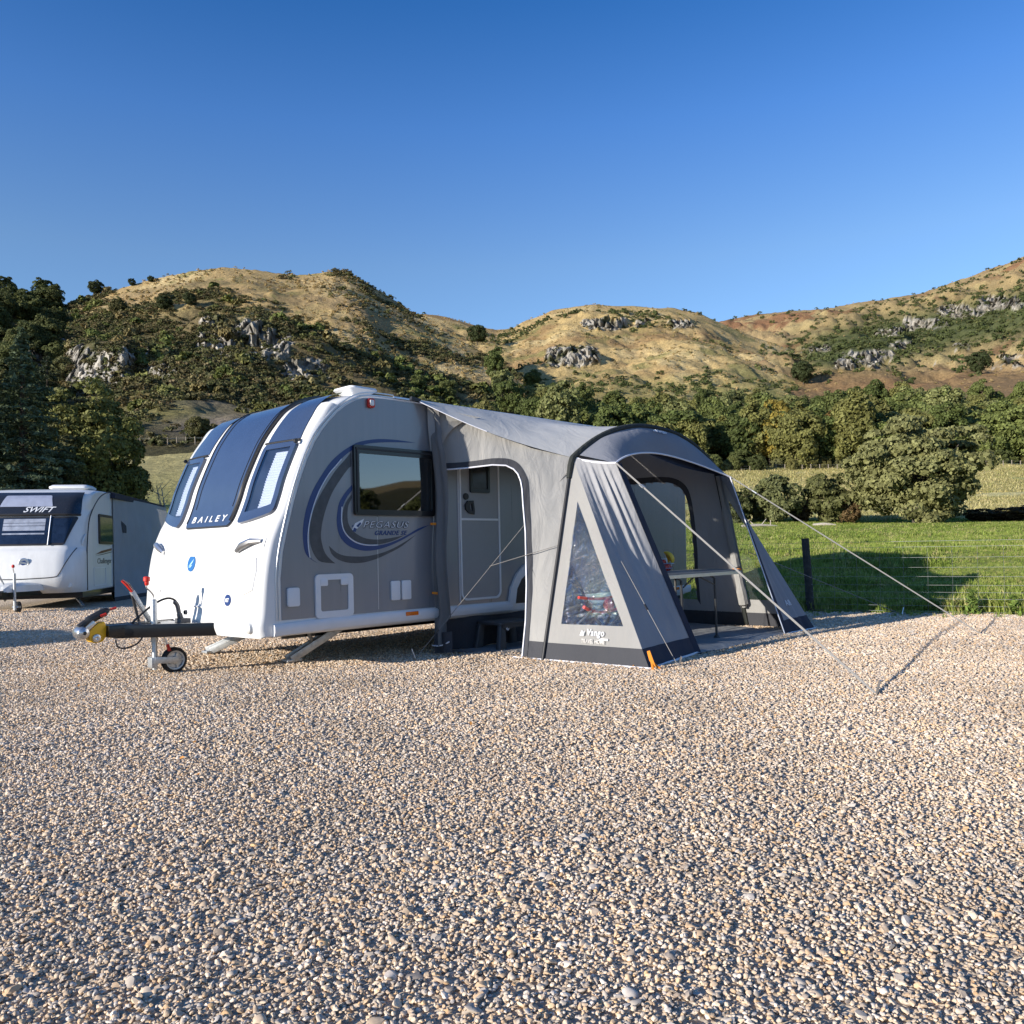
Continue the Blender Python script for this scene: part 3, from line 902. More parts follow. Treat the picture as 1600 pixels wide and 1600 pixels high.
# gusset flap at the top corner under the roof edge
bm = bmesh.new()
def gus(a, b):
    top = W(1.70 + .45 * a, .03 + .30 * a, 2.452 - .10 * a)
    low = W(1.75 + .10 * a, .02 + .15 * a, 2.30 - .32 * (1 - a) - .12 * math.sin(PI * a))
    return top.lerp(low, b) - EL * (.05 * math.sin(PI * b) * math.sin(PI * min(1, a + .1)))
grid(bm, gus, 12, 10)
obj('corner_gusset', bm, M['tent_grey'], tent, recalc=False)

# dark draught skirt below the caravan body inside the tent
bm = bmesh.new(); grid(bm, lambda a, b: W(1.80 + 4.5 * a, -.02 - .06 * math.sin(a * 40) * (1 - b) - .03 * (1 - b), .02 + .44 * b), 60, 5)
obj('draught_skirt', bm, M['tent_dark'], tent, recalc=False)

# ---- roof from the caravan rail to the arch
AT = lambda z: 5.75 - 1.25 * z / 2.45          # far wall leans: where it meets the caravan


def arch(s):
    """s 0..1 from near to far shoulder"""
    x = 2 * s - 1
    t = LSH[0] + (RSH[0] - LSH[0]) * s
    base = LSH[2] + (RSH[2] - LSH[2]) * s
    z = base + (APEX - 1.95) * (1 - abs(x) ** 2.25)
    return W(t, 1.0, z)


def roof(a, b):                # a along, b from caravan to arch
    r0 = W(1.55 + 2.95 * a, .02, 2.505)
    r1 = arch(a)
    p = r0.lerp(r1, b)
    edge = 1 - abs(2 * a - 1) ** 6
    sag = -.05 * math.sin(PI * b) * edge - .055 * math.sin(PI * b) * (1 - edge)
    arcup = 0
    p = p + EZ * sag
    return fold(p, EZ, .020 * min(1, 5 * min(a, 1 - a, b, 1 - b)), 1.7, 3)


bm = bmesh.new(); grid(bm, roof, 48, 40); rf = obj('roof', bm, M['tent_roof'], tent, recalc=False)
bm = bmesh.new(); tube(bm, [roof(0, b) + EZ * .002 for b in np.linspace(0, .45, 20)], [.005] * 20, 6); obj('roof_hem', bm, M['piping'], rf)
bm = bmesh.new(); beam(bm, W(1.50, .02, 2.512), W(1.60, .035, 2.498), .04, .035); obj('rail_end', bm, M['black_plastic'], rf)

# dark pole sleeve: foot, shoulder, arch
bm = bmesh.new()
left = [W(LF[0] - .02, LF[1], 0.0)] + [W(*poleL(z), z) - EL * .02 for z in np.linspace(.2, 1.75, 8)]
tube(bm, left, .014, 8)
polel = obj('awning_pole', bm, M['black_plastic'], tent)
bm = bmesh.new()
pts_ = [W(*poleL(z), z) - EL * .02 for z in (1.72, 1.85)] + [arch(s) for s in np.linspace(0, 1, 34)] + [W(*poleR(z), z) for z in (1.8, 1.4, .9, .4, .02)]
tube(bm, pts_, [.022, .03] + [.034] * 34 + [.03] * 5, 8)
obj('arch_sleeve', bm, fabric('black_green_sleeve', (.028, .031, .028), wr=.5, trans=0), tent)

# ---- hood in front of the arch
def hood_edge(s):
    # scalloped front edge: tips far forward, the middle drawn back
    x = 2 * s - 1
    t = TL[0] + (TR[0] - TL[0]) * s
    d = 1.40 - .24 * (1 - x * x)
    z = TL[2] + (TR[2] - TL[2]) * s + .205 * (1 - abs(x) ** 1.9)
    return W(t, d, z)


def hood(a, b):
    p = arch(.02 + .96 * a).lerp(hood_edge(a), b) + (EZ + ED * .3) * (.055 * math.sin(PI * b) * (1 - (2 * a - 1) ** 4))
    return fold(p, EZ, .012 * min(1, 6 * min(a, 1 - a, b, 1 - b)), 3.0, 9)


bm = bmesh.new(); grid(bm, hood, 44, 16); hd = obj('hood', bm, fabric('slate_hood_fabric', (.245, .255, .285), wr=.35), tent, recalc=False)
bm = bmesh.new(); tube(bm, [hood_edge(s) for s in np.linspace(0, 1, 40)], .010, 6)
tube(bm, [arch(0.01) - EZ * .015] + [Vector(arch(.0)).lerp(hood_edge(0), k) - EZ * (.02 * math.sin(PI * k)) for k in (.25, .5, .75, 1)], .010, 6)
obj('hood_piping', bm, M['piping'], hd)
hm = lambda s0, b0: (lambda x, y, h: hood(s0 + x / 2.4, b0 - y / .55) + (ED * .8 + EZ * .6) * (.022 + h))
lettering('Vango', .10, hm(.535, .42), M['white_decal'], hd, width=.20, shear=.05, bold=.001)
bm = bmesh.new()
slab(bm, [(-.135, .0), (-.105, .052), (-.09, .03), (-.075, .045), (-.075, .0)], lambda x, y, d: hm(.50, .40)(x + .07, y, d), 0, .002)
obj('emblem', bm, M['white_decal'], hd, smooth=False)
bm = bmesh.new()                # ceiling flap seen under the hood
grid(bm, lambda a, b: arch(.45 + .5 * a).lerp(hood_edge(.35 + .64 * a), .1 + .75 * b) - EZ * (.03 + .10 * math.sin(PI * a) * b), 16, 6)
obj('hood_lining', bm, M['tent_navy'], hd, recalc=False)

# ---- near wing: side triangle with the clear window, and the folded front panel
A_, B_, S_ = V3(LF), V3(C1), V3(LSH)


def tri(x, y, off=0.0, amp=.012):
    p = A_ + (B_ - A_) * x + (S_ - A_) * y
    e = min(1, 8 * min(x + .02, y + .02, 1 - x - y + .02))
    return fold(p, EL, amp * max(0, e), 3.2, 5) - EL * off


hole = [(.128, .174), (.725, .177), (.118, .765)]
outer_t = [(0, .085), (.915, .085), (0, 1.0)]
bm = bmesh.new()
for k in range(3):
    o0, o1, i0, i1 = outer_t[k], outer_t[(k + 1) % 3], hole[k], hole[(k + 1) % 3]
    def fq(a, b, o0=o0, o1=o1, i0=i0, i1=i1):
        ox, oy = o0[0] + (o1[0] - o0[0]) * a, o0[1] + (o1[1] - o0[1]) * a
        ix, iy = i0[0] + (i1[0] - i0[0]) * a, i0[1] + (i1[1] - i0[1]) * a
        return tri(ox + (ix - ox) * b, oy + (iy - oy) * b)
    grid(bm, fq, 30, 8)
bmesh.ops.remove_doubles(bm, verts=bm.verts, dist=.0005)
wing = obj('porch_wing', bm, fabric('porch_tent_fabric', (.295, .29, .28), wr=.5), tent, recalc=False)  # same cloth as the side wall, colour darkened to offset stronger sunlight
bm = bmesh.new(); grid(bm, lambda a, b: tri(a * (1 - .085 * b), .085 * b, .002, .02), 24, 4); obj('mud_skirt', bm, M['tent_dark'], wing, recalc=False)
bm = bmesh.new()
def pv(a, b):
    x0, y0 = .128 - .01 * b, .174 + .591 * b
    x1 = .725 + (.118 - .725) * b
    p = tri(x0 + (x1 - x0) * a, y0 + .003 * a, .004, .0)
    q = p * 1
    return p - EL * (.010 * mnoise.noise(Vector((p.x * 7, p.y * 7, p.z * 5))) + .006 * mnoise.noise(Vector((p.x * 24, p.y * 24, p.z * 16))))
grid(bm, pv, 40, 60); obj('clear_window', bm, M['pvc'], wing, recalc=False)
bm = bmesh.new(); tube(bm, [tri(x, 0, .004, .02) + EZ * .012 for x in np.linspace(-.35, 1, 24)], .010, 6); obj('wing_piping', bm, M['piping'], wing)
tm = lambda x0, y0: (lambda x, y, h: tri(x0 + x / 1.1, y0 + y / 2.05, .016 + h, .006))
lettering('Vango', .085, tm(.485, .130), M['white_decal'], wing, width=.185, shear=.05, bold=.0008, spacing=1.1)
bm = bmesh.new()
slab(bm, [(-.022, 0), (-.004, .05), (.010, .026), (.024, .045), (.024, 0)], lambda x, y, d: tm(.352, .128)(x, y, d), 0, .002)
obj('emblem', bm, M['white_decal'], wing, smooth=False)
bm = bmesh.new(); slab(bm, [(.06, -.035), (.145, -.035), (.145, -.018), (.06, -.018)], lambda x, y, d: tm(.478, .128)(x, y, d), 0, .002)
obj('print_bar', bm, M['white_decal'], wing, smooth=False)
lettering('TRAVEL HOME', .05, tm(.47, .096), plain('pale_grey_print', (.55, .53, .50), .6), wing, width=.25, bold=.001)


def quadf(p00, p10, p11, p01):
    p00, p10, p11, p01 = map(Vector, (p00, p10, p11, p01))
    return lambda a, b: (p00 * (1 - a) + p10 * a) * (1 - b) + (p01 * (1 - a) + p11 * a) * b


fp = quadf(V3(C1), V3(C2), V3(TL), V3(LSH) + ED * .0)


def fpan(a, b, off=0.0):
    p = fp(a, b)
    w = math.sin(PI * min(1, a * 1.02)) * (.25 + .75 * b) * (1 - b ** 8)
    dsp = .020 * math.sin(a * 26 + 2.2 * math.sin(b * 3 + a * 5)) * w + .015 * math.sin(a * 47 + 4 * b) * w * b
    dsp += -.05 * math.sin(PI * a) * math.sin(PI * b)
    return p + (ED * .9 + EL * -.35) * (dsp + off)


bm = bmesh.new(); grid(bm, lambda a, b: fpan(a, .085 + .915 * b), 60, 44); fpo = obj('front_panel', bm, M['tent_front'], tent, recalc=False)
bm = bmesh.new(); grid(bm, lambda a, b: fpan(a, .085 * b, .002), 30, 4); obj('mud_skirt', bm, M['tent_navy'], fpo, recalc=False)
bm = bmesh.new()
tube(bm, [fpan(a, 0, .004) + EZ * .012 for a in np.linspace(0, 1.03, 20)], .011, 6); tube(bm, [fpan(1.0, b, .0) + EL * .075 for b in np.linspace(0, 1, 20)], .007, 6)
obj('front_piping', bm, M['piping'], fpo)
bm = bmesh.new(); grid(bm, lambda a, b: fpan(.985, b, .004) + EL * (.085 * a) + ED * (.01 * a), 4, 30); obj('zip_border', bm, M['tent_navy'], fpo, recalc=False)
bm = bmesh.new()
c1 = V3(C1)
tube(bm, [c1 + EZ * .16 - ED * .01, c1 + EZ * .09 + ED * .015, c1 + EZ * .03 + ED * .05], [.016, .02, .012], 4)
tube(bm, [c1 + EZ * .075 + ED * .02, c1 + ED * .07 + EL * .05 + EZ * .01], .012, 4); tube(bm, [c1 + EZ * .075 + ED * .02, c1 + ED * .06 - EL * .04 + EZ * .005], .010, 4)
obj('peg_tab', bm, M['orange_web'], tent)

# ---- far wing, mirrored
A2, B2, S2 = V3(RF), V3(C4), V3(RSH)
def tri2(x, y): return A2 + (B2 - A2) * x + (S2 - A2) * y
hole2 = [(.10, .17), (.80, .17), (.10, .80)]
outer2 = [(0, .085), (.915, .085), (0, 1.0)]
bm = bmesh.new()
for k in range(3):
    o0, o1, i0, i1 = outer2[k], outer2[(k + 1) % 3], hole2[k], hole2[(k + 1) % 3]
    grid(bm, lambda a, b, o0=o0, o1=o1, i0=i0, i1=i1: tri2(*[(o0[m] + (o1[m] - o0[m]) * a) * (1 - b) + (i0[m] + (i1[m] - i0[m]) * a) * b for m in (0, 1)]), 20, 5)
wing2 = obj('porch_wing', bm, M['tent_grey'], tent, recalc=False)
bm = bmesh.new(); grid(bm, lambda a, b: tri2(a * (1 - .085 * b), .085 * b), 12, 3); obj('mud_skirt', bm, M['tent_dark'], wing2, recalc=False)
bm = bmesh.new(); grid(bm, lambda a, b: tri2(.10 + (.70 * (1 - b)) * a, .17 + .63 * b) + EL * .004 * mnoise.noise(Vector((a * 9, b * 14, 0))), 16, 24); obj('clear_window', bm, M['pvc2'], wing2, recalc=False)
fp2 = quadf(V3(C3), V3(C4), V3(RSH), V3(TR))
def fpan2(a, b, off=0.0):
    p = fp2(a, b)
    return p + ED * (.012 * math.sin(a * 24) * math.sin(PI * a) - .03 * math.sin(PI * a) * math.sin(PI * b) + off)
bm = bmesh.new(); grid(bm, lambda a, b: fpan2(a, .085 + .915 * b), 30, 30); fpo2 = obj('front_panel', bm, fabric('slate_tent_fabric', (.27, .275, .295), wr=.4), tent, recalc=False)
bm = bmesh.new(); grid(bm, lambda a, b: fpan2(a, .085 * b, .002), 16, 3); obj('mud_skirt', bm, M['tent_navy'], fpo2, recalc=False)
bm = bmesh.new(); grid(bm, lambda a, b: fpan2(.02, b, .004) - EL * (.08 * (1 - a)) * (1 - b * .6), 4, 24); obj('zip_border', bm, M['tent_navy'], fpo2, recalc=False)
bm = bmesh.new(); tube(bm, [fpan2(a, 0, .004) + EZ * .012 for a in np.linspace(-.02, 1, 12)], .010, 6); tube(bm, [fpan2(0, b, .006) - EL * .082 * (1 - b * .6) for b in np.linspace(0, 1, 16)], .006, 6); obj('front_piping', bm, M['piping'], fpo2)
lettering('AIR', .09, lambda x, y, h: fpan2(.55 + x / .75, .16 + y / 1.9, .006 + h), M['white_decal'], fpo2, width=.13, bold=.001)

# ---- far wall with its big window
def rw(a, b, off=0.0):
    z = b * (2.42 - .45 * a)
    pt, pd = poleR(min(z, 1.97))
    t0 = AT(z)
    return W(t0 + (pt - t0) * a + off, .03 + (pd - .03) * a, z)
def rwz(a, z, off=0.0): return rw(a, z / (2.42 - .45 * a), off)
win = [(.20, .33), (.50, .33), (.55, .70), (.60, 1.0), (.64, 1.376), (.648, 1.63), (.612, 1.75), (.53, 1.812), (.41, 1.826), (.29, 1.823), (.10, 1.806), (.07, 1.70), (.10, 1.0), (.15, .5)]


def inwin(a, b):
    z = b * (2.42 - .45 * a); c = False; n = len(win)
    for i in range(n):
        (x1, y1), (x2, y2) = win[i], win[i - 1]
        if (y1 > z) != (y2 > z) and a < (x2 - x1) * (z - y1) / (y2 - y1) + x1: c = not c
    return c


bm = bmesh.new(); grid(bm, rw, 40, 60, skip=lambda a, b: inwin(a, b) or b < .085)
wall2 = obj('side_wall', bm, fabric('inner_grey_tent_fabric', (.30, .29, .285), wr=.5), tent, recalc=False)
bm = bmesh.new(); grid(bm, lambda a, b: rw(a, .085 * b), 16, 3); obj('mud_skirt', bm, M['tent_dark'], wall2, recalc=False)
bm = bmesh.new()
cen = (.36, 1.1)
ip = catmull([rwz(a, z, -.006) for a, z in win[1:-3]], 4); op = catmull([rwz(cen[0] + (a - cen[0]) * 1.16, cen[1] + (z - cen[1]) * 1.09, -.006) for a, z in win[1:-3]], 4)
va = [bm.verts.new(p) for p in ip]; vb = [bm.verts.new(p) for p in op]
for k in range(len(va) - 1): bm.faces.new((va[k], va[k + 1], vb[k + 1], vb[k]))
obj('window_border', bm, M['tent_dark'], wall2, recalc=False)
bm = bmesh.new()
for i, (a0, z0) in enumerate(win): pass
vv = [bm.verts.new(rwz(a, z, .002)) for a, z in win]
bm.faces.new(vv); obj('clear_window', bm, M['pvc2'], wall2, recalc=False, smooth=False)
# rolled door cloth tied to the far pole
bm = bmesh.new()
rp = [W(*poleR(z), z) - EL * .05 + ED * .04 for z in (1.88, 1.6, 1.2, .9, .78, .70, .55, .35, .24)]
tube(bm, catmull(rp, 4), [.03] * 6 + [.045] * 6 + [.05] * 6 + [.035] * 3 + [.05] * 5 + [.062] * 5 + [.03] * 2, 8)
roll = obj('rolled_door', bm, M['tent_grey'], tent)
bm = bmesh.new(); lathe(bm, W(*poleR(.72), .72) - EL * .05 + ED * .04, EZ, [(.05, -.012), (.052, 0), (.05, .012)], 12); obj('roll_tie', bm, M['orange_web'], roll)

# ---- groundsheet (lies on the gravel, a thing of its own)
bm = bmesh.new()
mp_ = quadf(W(1.95, -.02, 0), W(5.9, .05, 0), W(5.45, 2.02, 0), W(3.0, 2.09, 0))
ms_ = quadf(W(1.95, -.02, 0), W(3.3, 0, 0), W(3.25, 2.0, 0), W(2.12, .95, 0))
grid(bm, lambda a, b: mp_(a, b) + EZ * (.022 + .010 * mnoise.noise(mp_(a, b) * 3.1) + .006 * mnoise.noise(mp_(a, b) * 8)) - EZ * .015 * (b > .97), 50, 30)
grid(bm, lambda a, b: ms_(a, b) + EZ * (.017 + .010 * mnoise.noise(ms_(a, b) * 3.1)), 30, 20)
tag(obj('groundsheet', bm, M['mat'], None, recalc=False), 'crumpled grey groundsheet lying under the open awning tent', 'groundsheet')


# ---- guy ropes: each a thing with its peg
def guy(name, label, pts, r, mat, flat=False, peg=None, slider=None, sag=0.0):
    bm = bmesh.new()
    pts = [Vector(p) for p in pts]
    if flat:
        for a, b in zip(pts, pts[1:]): beam(bm, a, b, .004, r, up=Vector((0, 0, 1)))
    else:
        tube(bm, pts, r, 6)
    o = tag(obj(name, bm, mat), label, 'guy rope', 'guy lines of the awning tent')
    if slider is not None:
        bm = bmesh.new(); s_ = pts[0].lerp(pts[-1], slider); dr = (pts[-1] - pts[0]).normalized()
        beam(bm, s_ - dr * .03, s_ + dr * .03, r * 1.5 + .012, .012); obj('slider', bm, M['galv'] if flat else M['black_plastic'], o)
    if peg is not None:
        e = pts[-1]; dr = (pts[-2] - pts[-1]); dr.z = 0; dr.normalize()
        bm = bmesh.new(); tube(bm, [e + EZ * .10 - dr * .03, e - EZ * .04 + dr * .02], .008, 6); obj('tent_peg', bm, M['steel'], o)
    return o


tl, tr_ = hood_edge(0), hood_edge(1)
guy('storm_strap', 'wide grey storm strap from the near tip of the tent hood down to the gravel', [tl, W(2.102, 4.143, .0)], .017, M['webbing'], True, peg=1, slider=.14)
guy('storm_strap', 'long grey storm strap from the far tip of the tent hood, crossing the fence', [tr_, W(6.246, 3.756, .0)], .013, M['webbing'], True, peg=1, slider=.1)
guy('guy_rope', 'thin guy rope from behind the far tent wing to the gravel edge by the fence', [W(5.86, 1.25, .93), W(8.40, 2.2, .01)], .0045, M['webbing'], peg=1)
mid_ = W(1.66, .62, .80)
guy('guy_rope', 'thin guy rope from the near tent shoulder across the doorway to the gravel', [W(*poleL(1.80), 1.80) - EL * .03, W(1.439, .072, .0)], .0035, M['rope'], peg=1, slider=.86)
guy('guy_rope', 'short thin guy line from halfway up the near tent pole to the doorway rope', [W(*poleL(1.06), 1.06) - EL * .04, Vector(W(*poleL(1.80), 1.80)).lerp(W(1.439, .072, .0), .515) - EL * .03], .0035, M['rope'])
guy('guy_rope', 'thin white guy rope down the shaded front panel beside the orange peg tab', [fpan(.22, .47, .03), W(2.40, 2.40, .0)], .0035, M['rope'], peg=1, slider=.45)
# ================================================================== things inside the tent
FR[0] = W
# folding table
table = empty('camping_table', W(4.4, 1.2, 0), 'grey slatted folding camping table standing inside the open tent', 'table')
bm = bmesh.new()
n = 7
for k in range(n):
    d0 = 1.08 + k * .079
    box(bm, 3.45, 4.92, d0, d0 + .068, .735, .752)
obj('table_top', bm, M['table_grey'], table, smooth=False)
bm = bmesh.new()
for d in (1.075, 1.62): box(bm, 3.44, 4.93, d - .015, d + .015, .70, .735)
for t in (3.45, 4.92): box(bm, t - .015, t + .015, 1.09, 1.605, .70, .735)
obj('table_frame', bm, M['alu'], table, smooth=False)
for t, d in ((4.42, 1.60), (4.42, 1.10), (3.75, 1.60), (3.75, 1.10)):
    bm = bmesh.new(); tube(bm, [W(t - .10, d, .70), W(t - .02, d, .67), W(t, d, .05)], .013, 8); tube(bm, [W(t, d, .05), W(t, d, .022)], [.018, .038], 10)
    obj('leg', bm, plain('dark_table_leg', (.05, .048, .045), .5), table)
bm = bmesh.new(); beam(bm, W(4.40, 1.60, .60), W(4.05, 1.60, .71), .012, .012); beam(bm, W(3.77, 1.60, .60), W(4.0, 1.60, .71), .012, .012); obj('table_brace', bm, M['black_plastic'], table)

# fruit bowl
FB = W(3.98, 1.22, .753)
bowl = empty('fruit_bowl', FB, 'wire fruit bowl on the camping table, holding bananas and red apples', 'fruit bowl')
bm = bmesh.new()
for r_, z in ((.07, .006), (.10, .04), (.125, .09)): tube(bm, [FB + Vector((r_ * math.cos(a), r_ * math.sin(a), z)) for a in np.linspace(0, 2 * PI, 25)], .004, 5)
for k in range(12):
    a = 2 * PI * k / 12
    tube(bm, [FB + Vector((r_ * math.cos(a), r_ * math.sin(a), z)) for r_, z in ((.07, .006), (.10, .04), (.125, .09))], .003, 5)
obj('bowl_wire', bm, M['steel'], bowl)
for k, (x, y, z) in enumerate([(-.055, -.03, .05), (.02, -.055, .048), (.055, .02, .05), (-.02, .05, .05), (-.005, -.01, .095), (-.075, .03, .06)]):
    bm = bmesh.new(); lathe(bm, FB + Vector((x, y, z - .04)), EZ, [(0, .008), (.018, .0), (.034, .015), (.041, .04), (.034, .066), (.018, .076), (0, .068)], 16)
    a_ = tag(obj('apple', bm, M['apple']), 'red apple in the wire fruit bowl', 'apple', 'red apples in the fruit bowl')
    bm = bmesh.new(); tube(bm, [FB + Vector((x, y, z + .028)), FB + Vector((x + .006, y, z + .045))], .002, 5); obj('stalk', bm, M['bark'], a_)
bm = bmesh.new()
for k in range(5):
    a = R(-40 + 22 * k)
    c = FB + EL * .02 + EZ * .10
    pts_ = [c + Vector((math.cos(a), math.sin(a), 0)) * (.09 * math.sin(s) + .01) + EZ * (.13 - .095 * (1 - math.cos(s)) - .02) for s in np.linspace(0, 1.75, 8)]
    tube(bm, pts_, [.008, .015, .018, .019, .019, .018, .014, .006], 8)
tag(obj('banana_bunch', bm, M['banana']), 'bunch of yellow bananas lying on the apples in the bowl', 'bananas')

bm = bmesh.new(); box(bm, 4.05, 4.13, 1.12, 1.18, .753, .90)
cbx = tag(obj('small_box', bm, M['white2'], None, bevel=.004), 'small white box standing on the camping table behind the fruit bowl', 'box')
bm = bmesh.new(); box(bm, 4.06, 4.12, 1.181, 1.183, .79, .83); obj('box_print', bm, M['badge_blue'], cbx)

# step stool under the caravan door
st = empty('step_stool', W(2.6, .2, 0), 'dark grey plastic step stool below the caravan door inside the tent', 'step')
mst = plain('dark_step_plastic', (.045, .047, .052), .5, var=.1, bump=.1, bscale=120)
bm = bmesh.new(); slab(bm, rrect(2.32, 2.86, .0, .38, .05), lambda x, y, d: W(x, y, d), .262, .292); stp = obj('step_top', bm, mst, st, bevel=.006)
for t in (2.36, 2.82):
    for d in (.04, .34):
        bm = bmesh.new()
        s1 = -1 if t < 2.6 else 1; s2 = -1 if d < .2 else 1
        lo = rrect(t + .03 * s1 - .055, t + .03 * s1 + .055, d + .02 * s2 - .035, d + .02 * s2 + .035, .02, 3); hi = rrect(t - .04, t + .04, d - .03, d + .03, .02, 3)
        a = [bm.verts.new(W(x, y, .022)) for x, y in lo]; b = [bm.verts.new(W(x, y, .262)) for x, y in hi]
        for k in range(len(a)): bm.faces.new((a[k], a[(k + 1) % len(a)], b[(k + 1) % len(a)], b[k]))
        bm.faces.new(a[::-1]); bm.faces.new(b); obj('leg', bm, mst, st)
bm = bmesh.new()
for d in (.005, .375): slab(bm, [(2.33, .262), (2.85, .262), (2.78, .20), (2.70, .235), (2.48, .235), (2.40, .20)], lambda x, y, dd, d=d: W(x, d + dd, y), -.006, .006)
obj('apron', bm, mst, st)
bm = bmesh.new(); slab(bm, [(2.38, .225), (2.40, .245), (2.405, .225), (2.43, .232), (2.415, .205)], lambda x, y, d: W(x, .3815 + d, y), 0, .002); obj('emblem', bm, M['white_decal'], stp, smooth=False)

# low camping chair behind the clear window
ch = empty('camping_chair', W(2.65, 1.30, 0), 'low black camping chair with red trim behind the clear triangular tent window', 'chair')
cm = fabric('black_chair_fabric', (.025, .026, .03), wr=.3, trans=0)
def seat(a, b):
    ang = PI * (.15 + .7 * b)
    return W(2.24 + .62 * a, 1.05 + .50 * b, .42 + .16 * (2 * b - 1) ** 2 * (b < .5) * .3 + .05 * (2 * a - 1) ** 2 - .05 * math.sin(PI * b))
bm = bmesh.new(); grid(bm, seat, 12, 12); bmesh.ops.solidify(bm, geom=bm.faces[:], thickness=.025); obj('seat', bm, cm, ch)
def back(a, b): return W(2.24 + .62 * a, 1.05 - .22 * b + .05 * (2 * a - 1) ** 2, .43 + .42 * b + .05 * math.sin(PI * a) * b)
bm = bmesh.new(); grid(bm, back, 12, 12); bmesh.ops.solidify(bm, geom=bm.faces[:], thickness=.025); obj('backrest', bm, cm, ch)
bm = bmesh.new()
tube(bm, [W(2.18 + .70 * s, 1.56 - .04 * math.sin(PI * s), .43 + .07 * (2 * s - 1) ** 2) for s in np.linspace(0, 1, 12)], .015, 6)
tube(bm, [W(2.18 + .70 * s, 1.50, .585 - .03 * math.sin(PI * s)) for s in np.linspace(0, 1, 12)], .013, 6)
obj('seat_trim', bm, M['red'], ch)
bm = bmesh.new(); lathe(bm, W(2.56, 1.55, .50), ED, [(0, .03), (.055, .025), (.065, 0), (.055, -.02), (0, -.02)], 18); obj('cup_holder', bm, M['red'], ch)
for t in (2.26, 2.84):
    for d0, d1 in ((1.02, 1.58), (1.58, 1.02)):
        bm = bmesh.new(); tube(bm, [W(t, d0, .025), W(t, d1, .46)], .010, 8); obj('leg', bm, M['galv'], ch)
bm = bmesh.new(); beam(bm, W(2.36, 1.575, .40), W(2.46, 1.575, .40), .003, .028); obj('care_tag', bm, M['piping'], ch)
# ================================================================== the white caravan parked behind, on the left
FR[0] = W2
MID2 = -1.13
van2 = empty('caravan', W2(3.4, MID2, 0), 'white caravan with a wide dark front window parked behind on the left', 'caravan')
_p2 = catmull([(a, b, 0) for a, b in [(.33, .33), (.20, .45), (.14, .65), (.20, .95), (.30, 1.17), (.42, 1.30), (.56, 1.65), (.68, 1.92), (.78, 2.07), (.98, 2.30), (1.30, 2.46), (1.8, 2.54), (2.5, 2.57)]], 6)
GT = np.array([p.x for p in _p2]); GZ = np.array([p.y for p in _p2])


def plan2(d):
    q = abs((d - MID2) / 1.13)
    return .09 * q * q + .42 * max(0, q - .70) ** 2 / .09


def FS2(d, z, off=0.0):
    t = float(np.interp(z, GZ, GT)); e = 1e-2
    dt = (float(np.interp(z + e, GZ, GT)) - float(np.interp(z - e, GZ, GT))) / (2 * e)
    L = math.hypot(1, dt)
    w = min(1, max(0, (2.54 - z) / .5))
    return W2(t + plan2(d) * w - off / L, d, z + off * dt / L)


bm = bmesh.new()
loop = [(float(a), float(b), 1) for a, b in zip(GT, GZ)] + [(t, 2.575, 0) for t in (3.5, 4.5, 5.5, 6.3)] + [(6.6, 2.5, 0), (6.75, 2.2, 0), (6.8, 1.2, 0), (6.75, .4, 0), (6.6, .33, 0)] + [(t, .33, 0) for t in (5, 3.4, 2, 1.1)]
rings = []
secs = [(-.05 * (1 - math.cos(R(18 * k))), .05 * (1 - math.sin(R(18 * k)))) for k in range(6)]
secs = secs + [(d, 0) for d in (-.10, -.16, -.22, -.3, -.45, -.65, -.9, -1.13, -1.36, -1.61, -1.81, -1.96, -2.04, -2.10, -2.16)] + [(-2.26 - d, i) for d, i in secs[::-1]]
for d, ins in secs:
    ring = []
    for t, z, fr in loop:
        tt = t + (plan2(d) * min(1, max(0, (2.54 - z) / .5)) if fr else 0)
        zz = z - (.05 * ((d - MID2) / 1.13) ** 4 if z > 2.4 else 0)
        dx, dz = 3.5 - tt, 1.5 - zz; L = math.hypot(dx, dz)
        ring.append(bm.verts.new(W2(tt + dx / L * ins, d, zz + dz / L * ins)))
    rings.append(ring)
n = len(loop)
for a, b in zip(rings, rings[1:]):
    for k in range(n): bm.faces.new((a[k], a[(k + 1) % n], b[(k + 1) % n], b[k]))
bm.faces.new(rings[0][::-1]); bm.faces.new(rings[-1])
obj('body', bm, M['cream'], van2, angle=50)


def f2(name, dz, off, mat, parent=None, nu=16, nv=14, rb=0.0, ra=0.0, depth=0.0):
    bm = bmesh.new()
    bs = [j / nv for j in range(nv + 1)]
    if rb: bs = sorted(set([round(x, 5) for x in bs] + [round(rb * (1 - math.cos(R(18 * k))), 5) for k in range(6)] + [round(1 - rb * (1 - math.cos(R(18 * k))), 5) for k in range(6)]))
    V = []
    for b in bs:
        a0, a1 = rounded(0, 1, b, rb, ra) if rb else (0, 1)
        V.append([bm.verts.new(FS2(*dz(a0 + (a1 - a0) * i / nu, b), off)) for i in range(nu + 1)])
    for r0, r1 in zip(V, V[1:]):
        for i in range(nu): bm.faces.new((r0[i], r0[i + 1], r1[i + 1], r1[i]))
    if depth:
        be = [e for e in bm.edges if len(e.link_faces) == 1]
        for g in bmesh.ops.extrude_edge_only(bm, edges=be)['geom']:
            if isinstance(g, bmesh.types.BMVert): g.co += (E2 * .9 - EZ * .3) * depth
    return obj(name, bm, mat, parent or van2)


def band(h0, h1, z0, z1):      # symmetric trapezium
    return lambda a, b: (MID2 + (h0 + (h1 - h0) * b) * (2 * a - 1), z0 + (z1 - z0) * b)


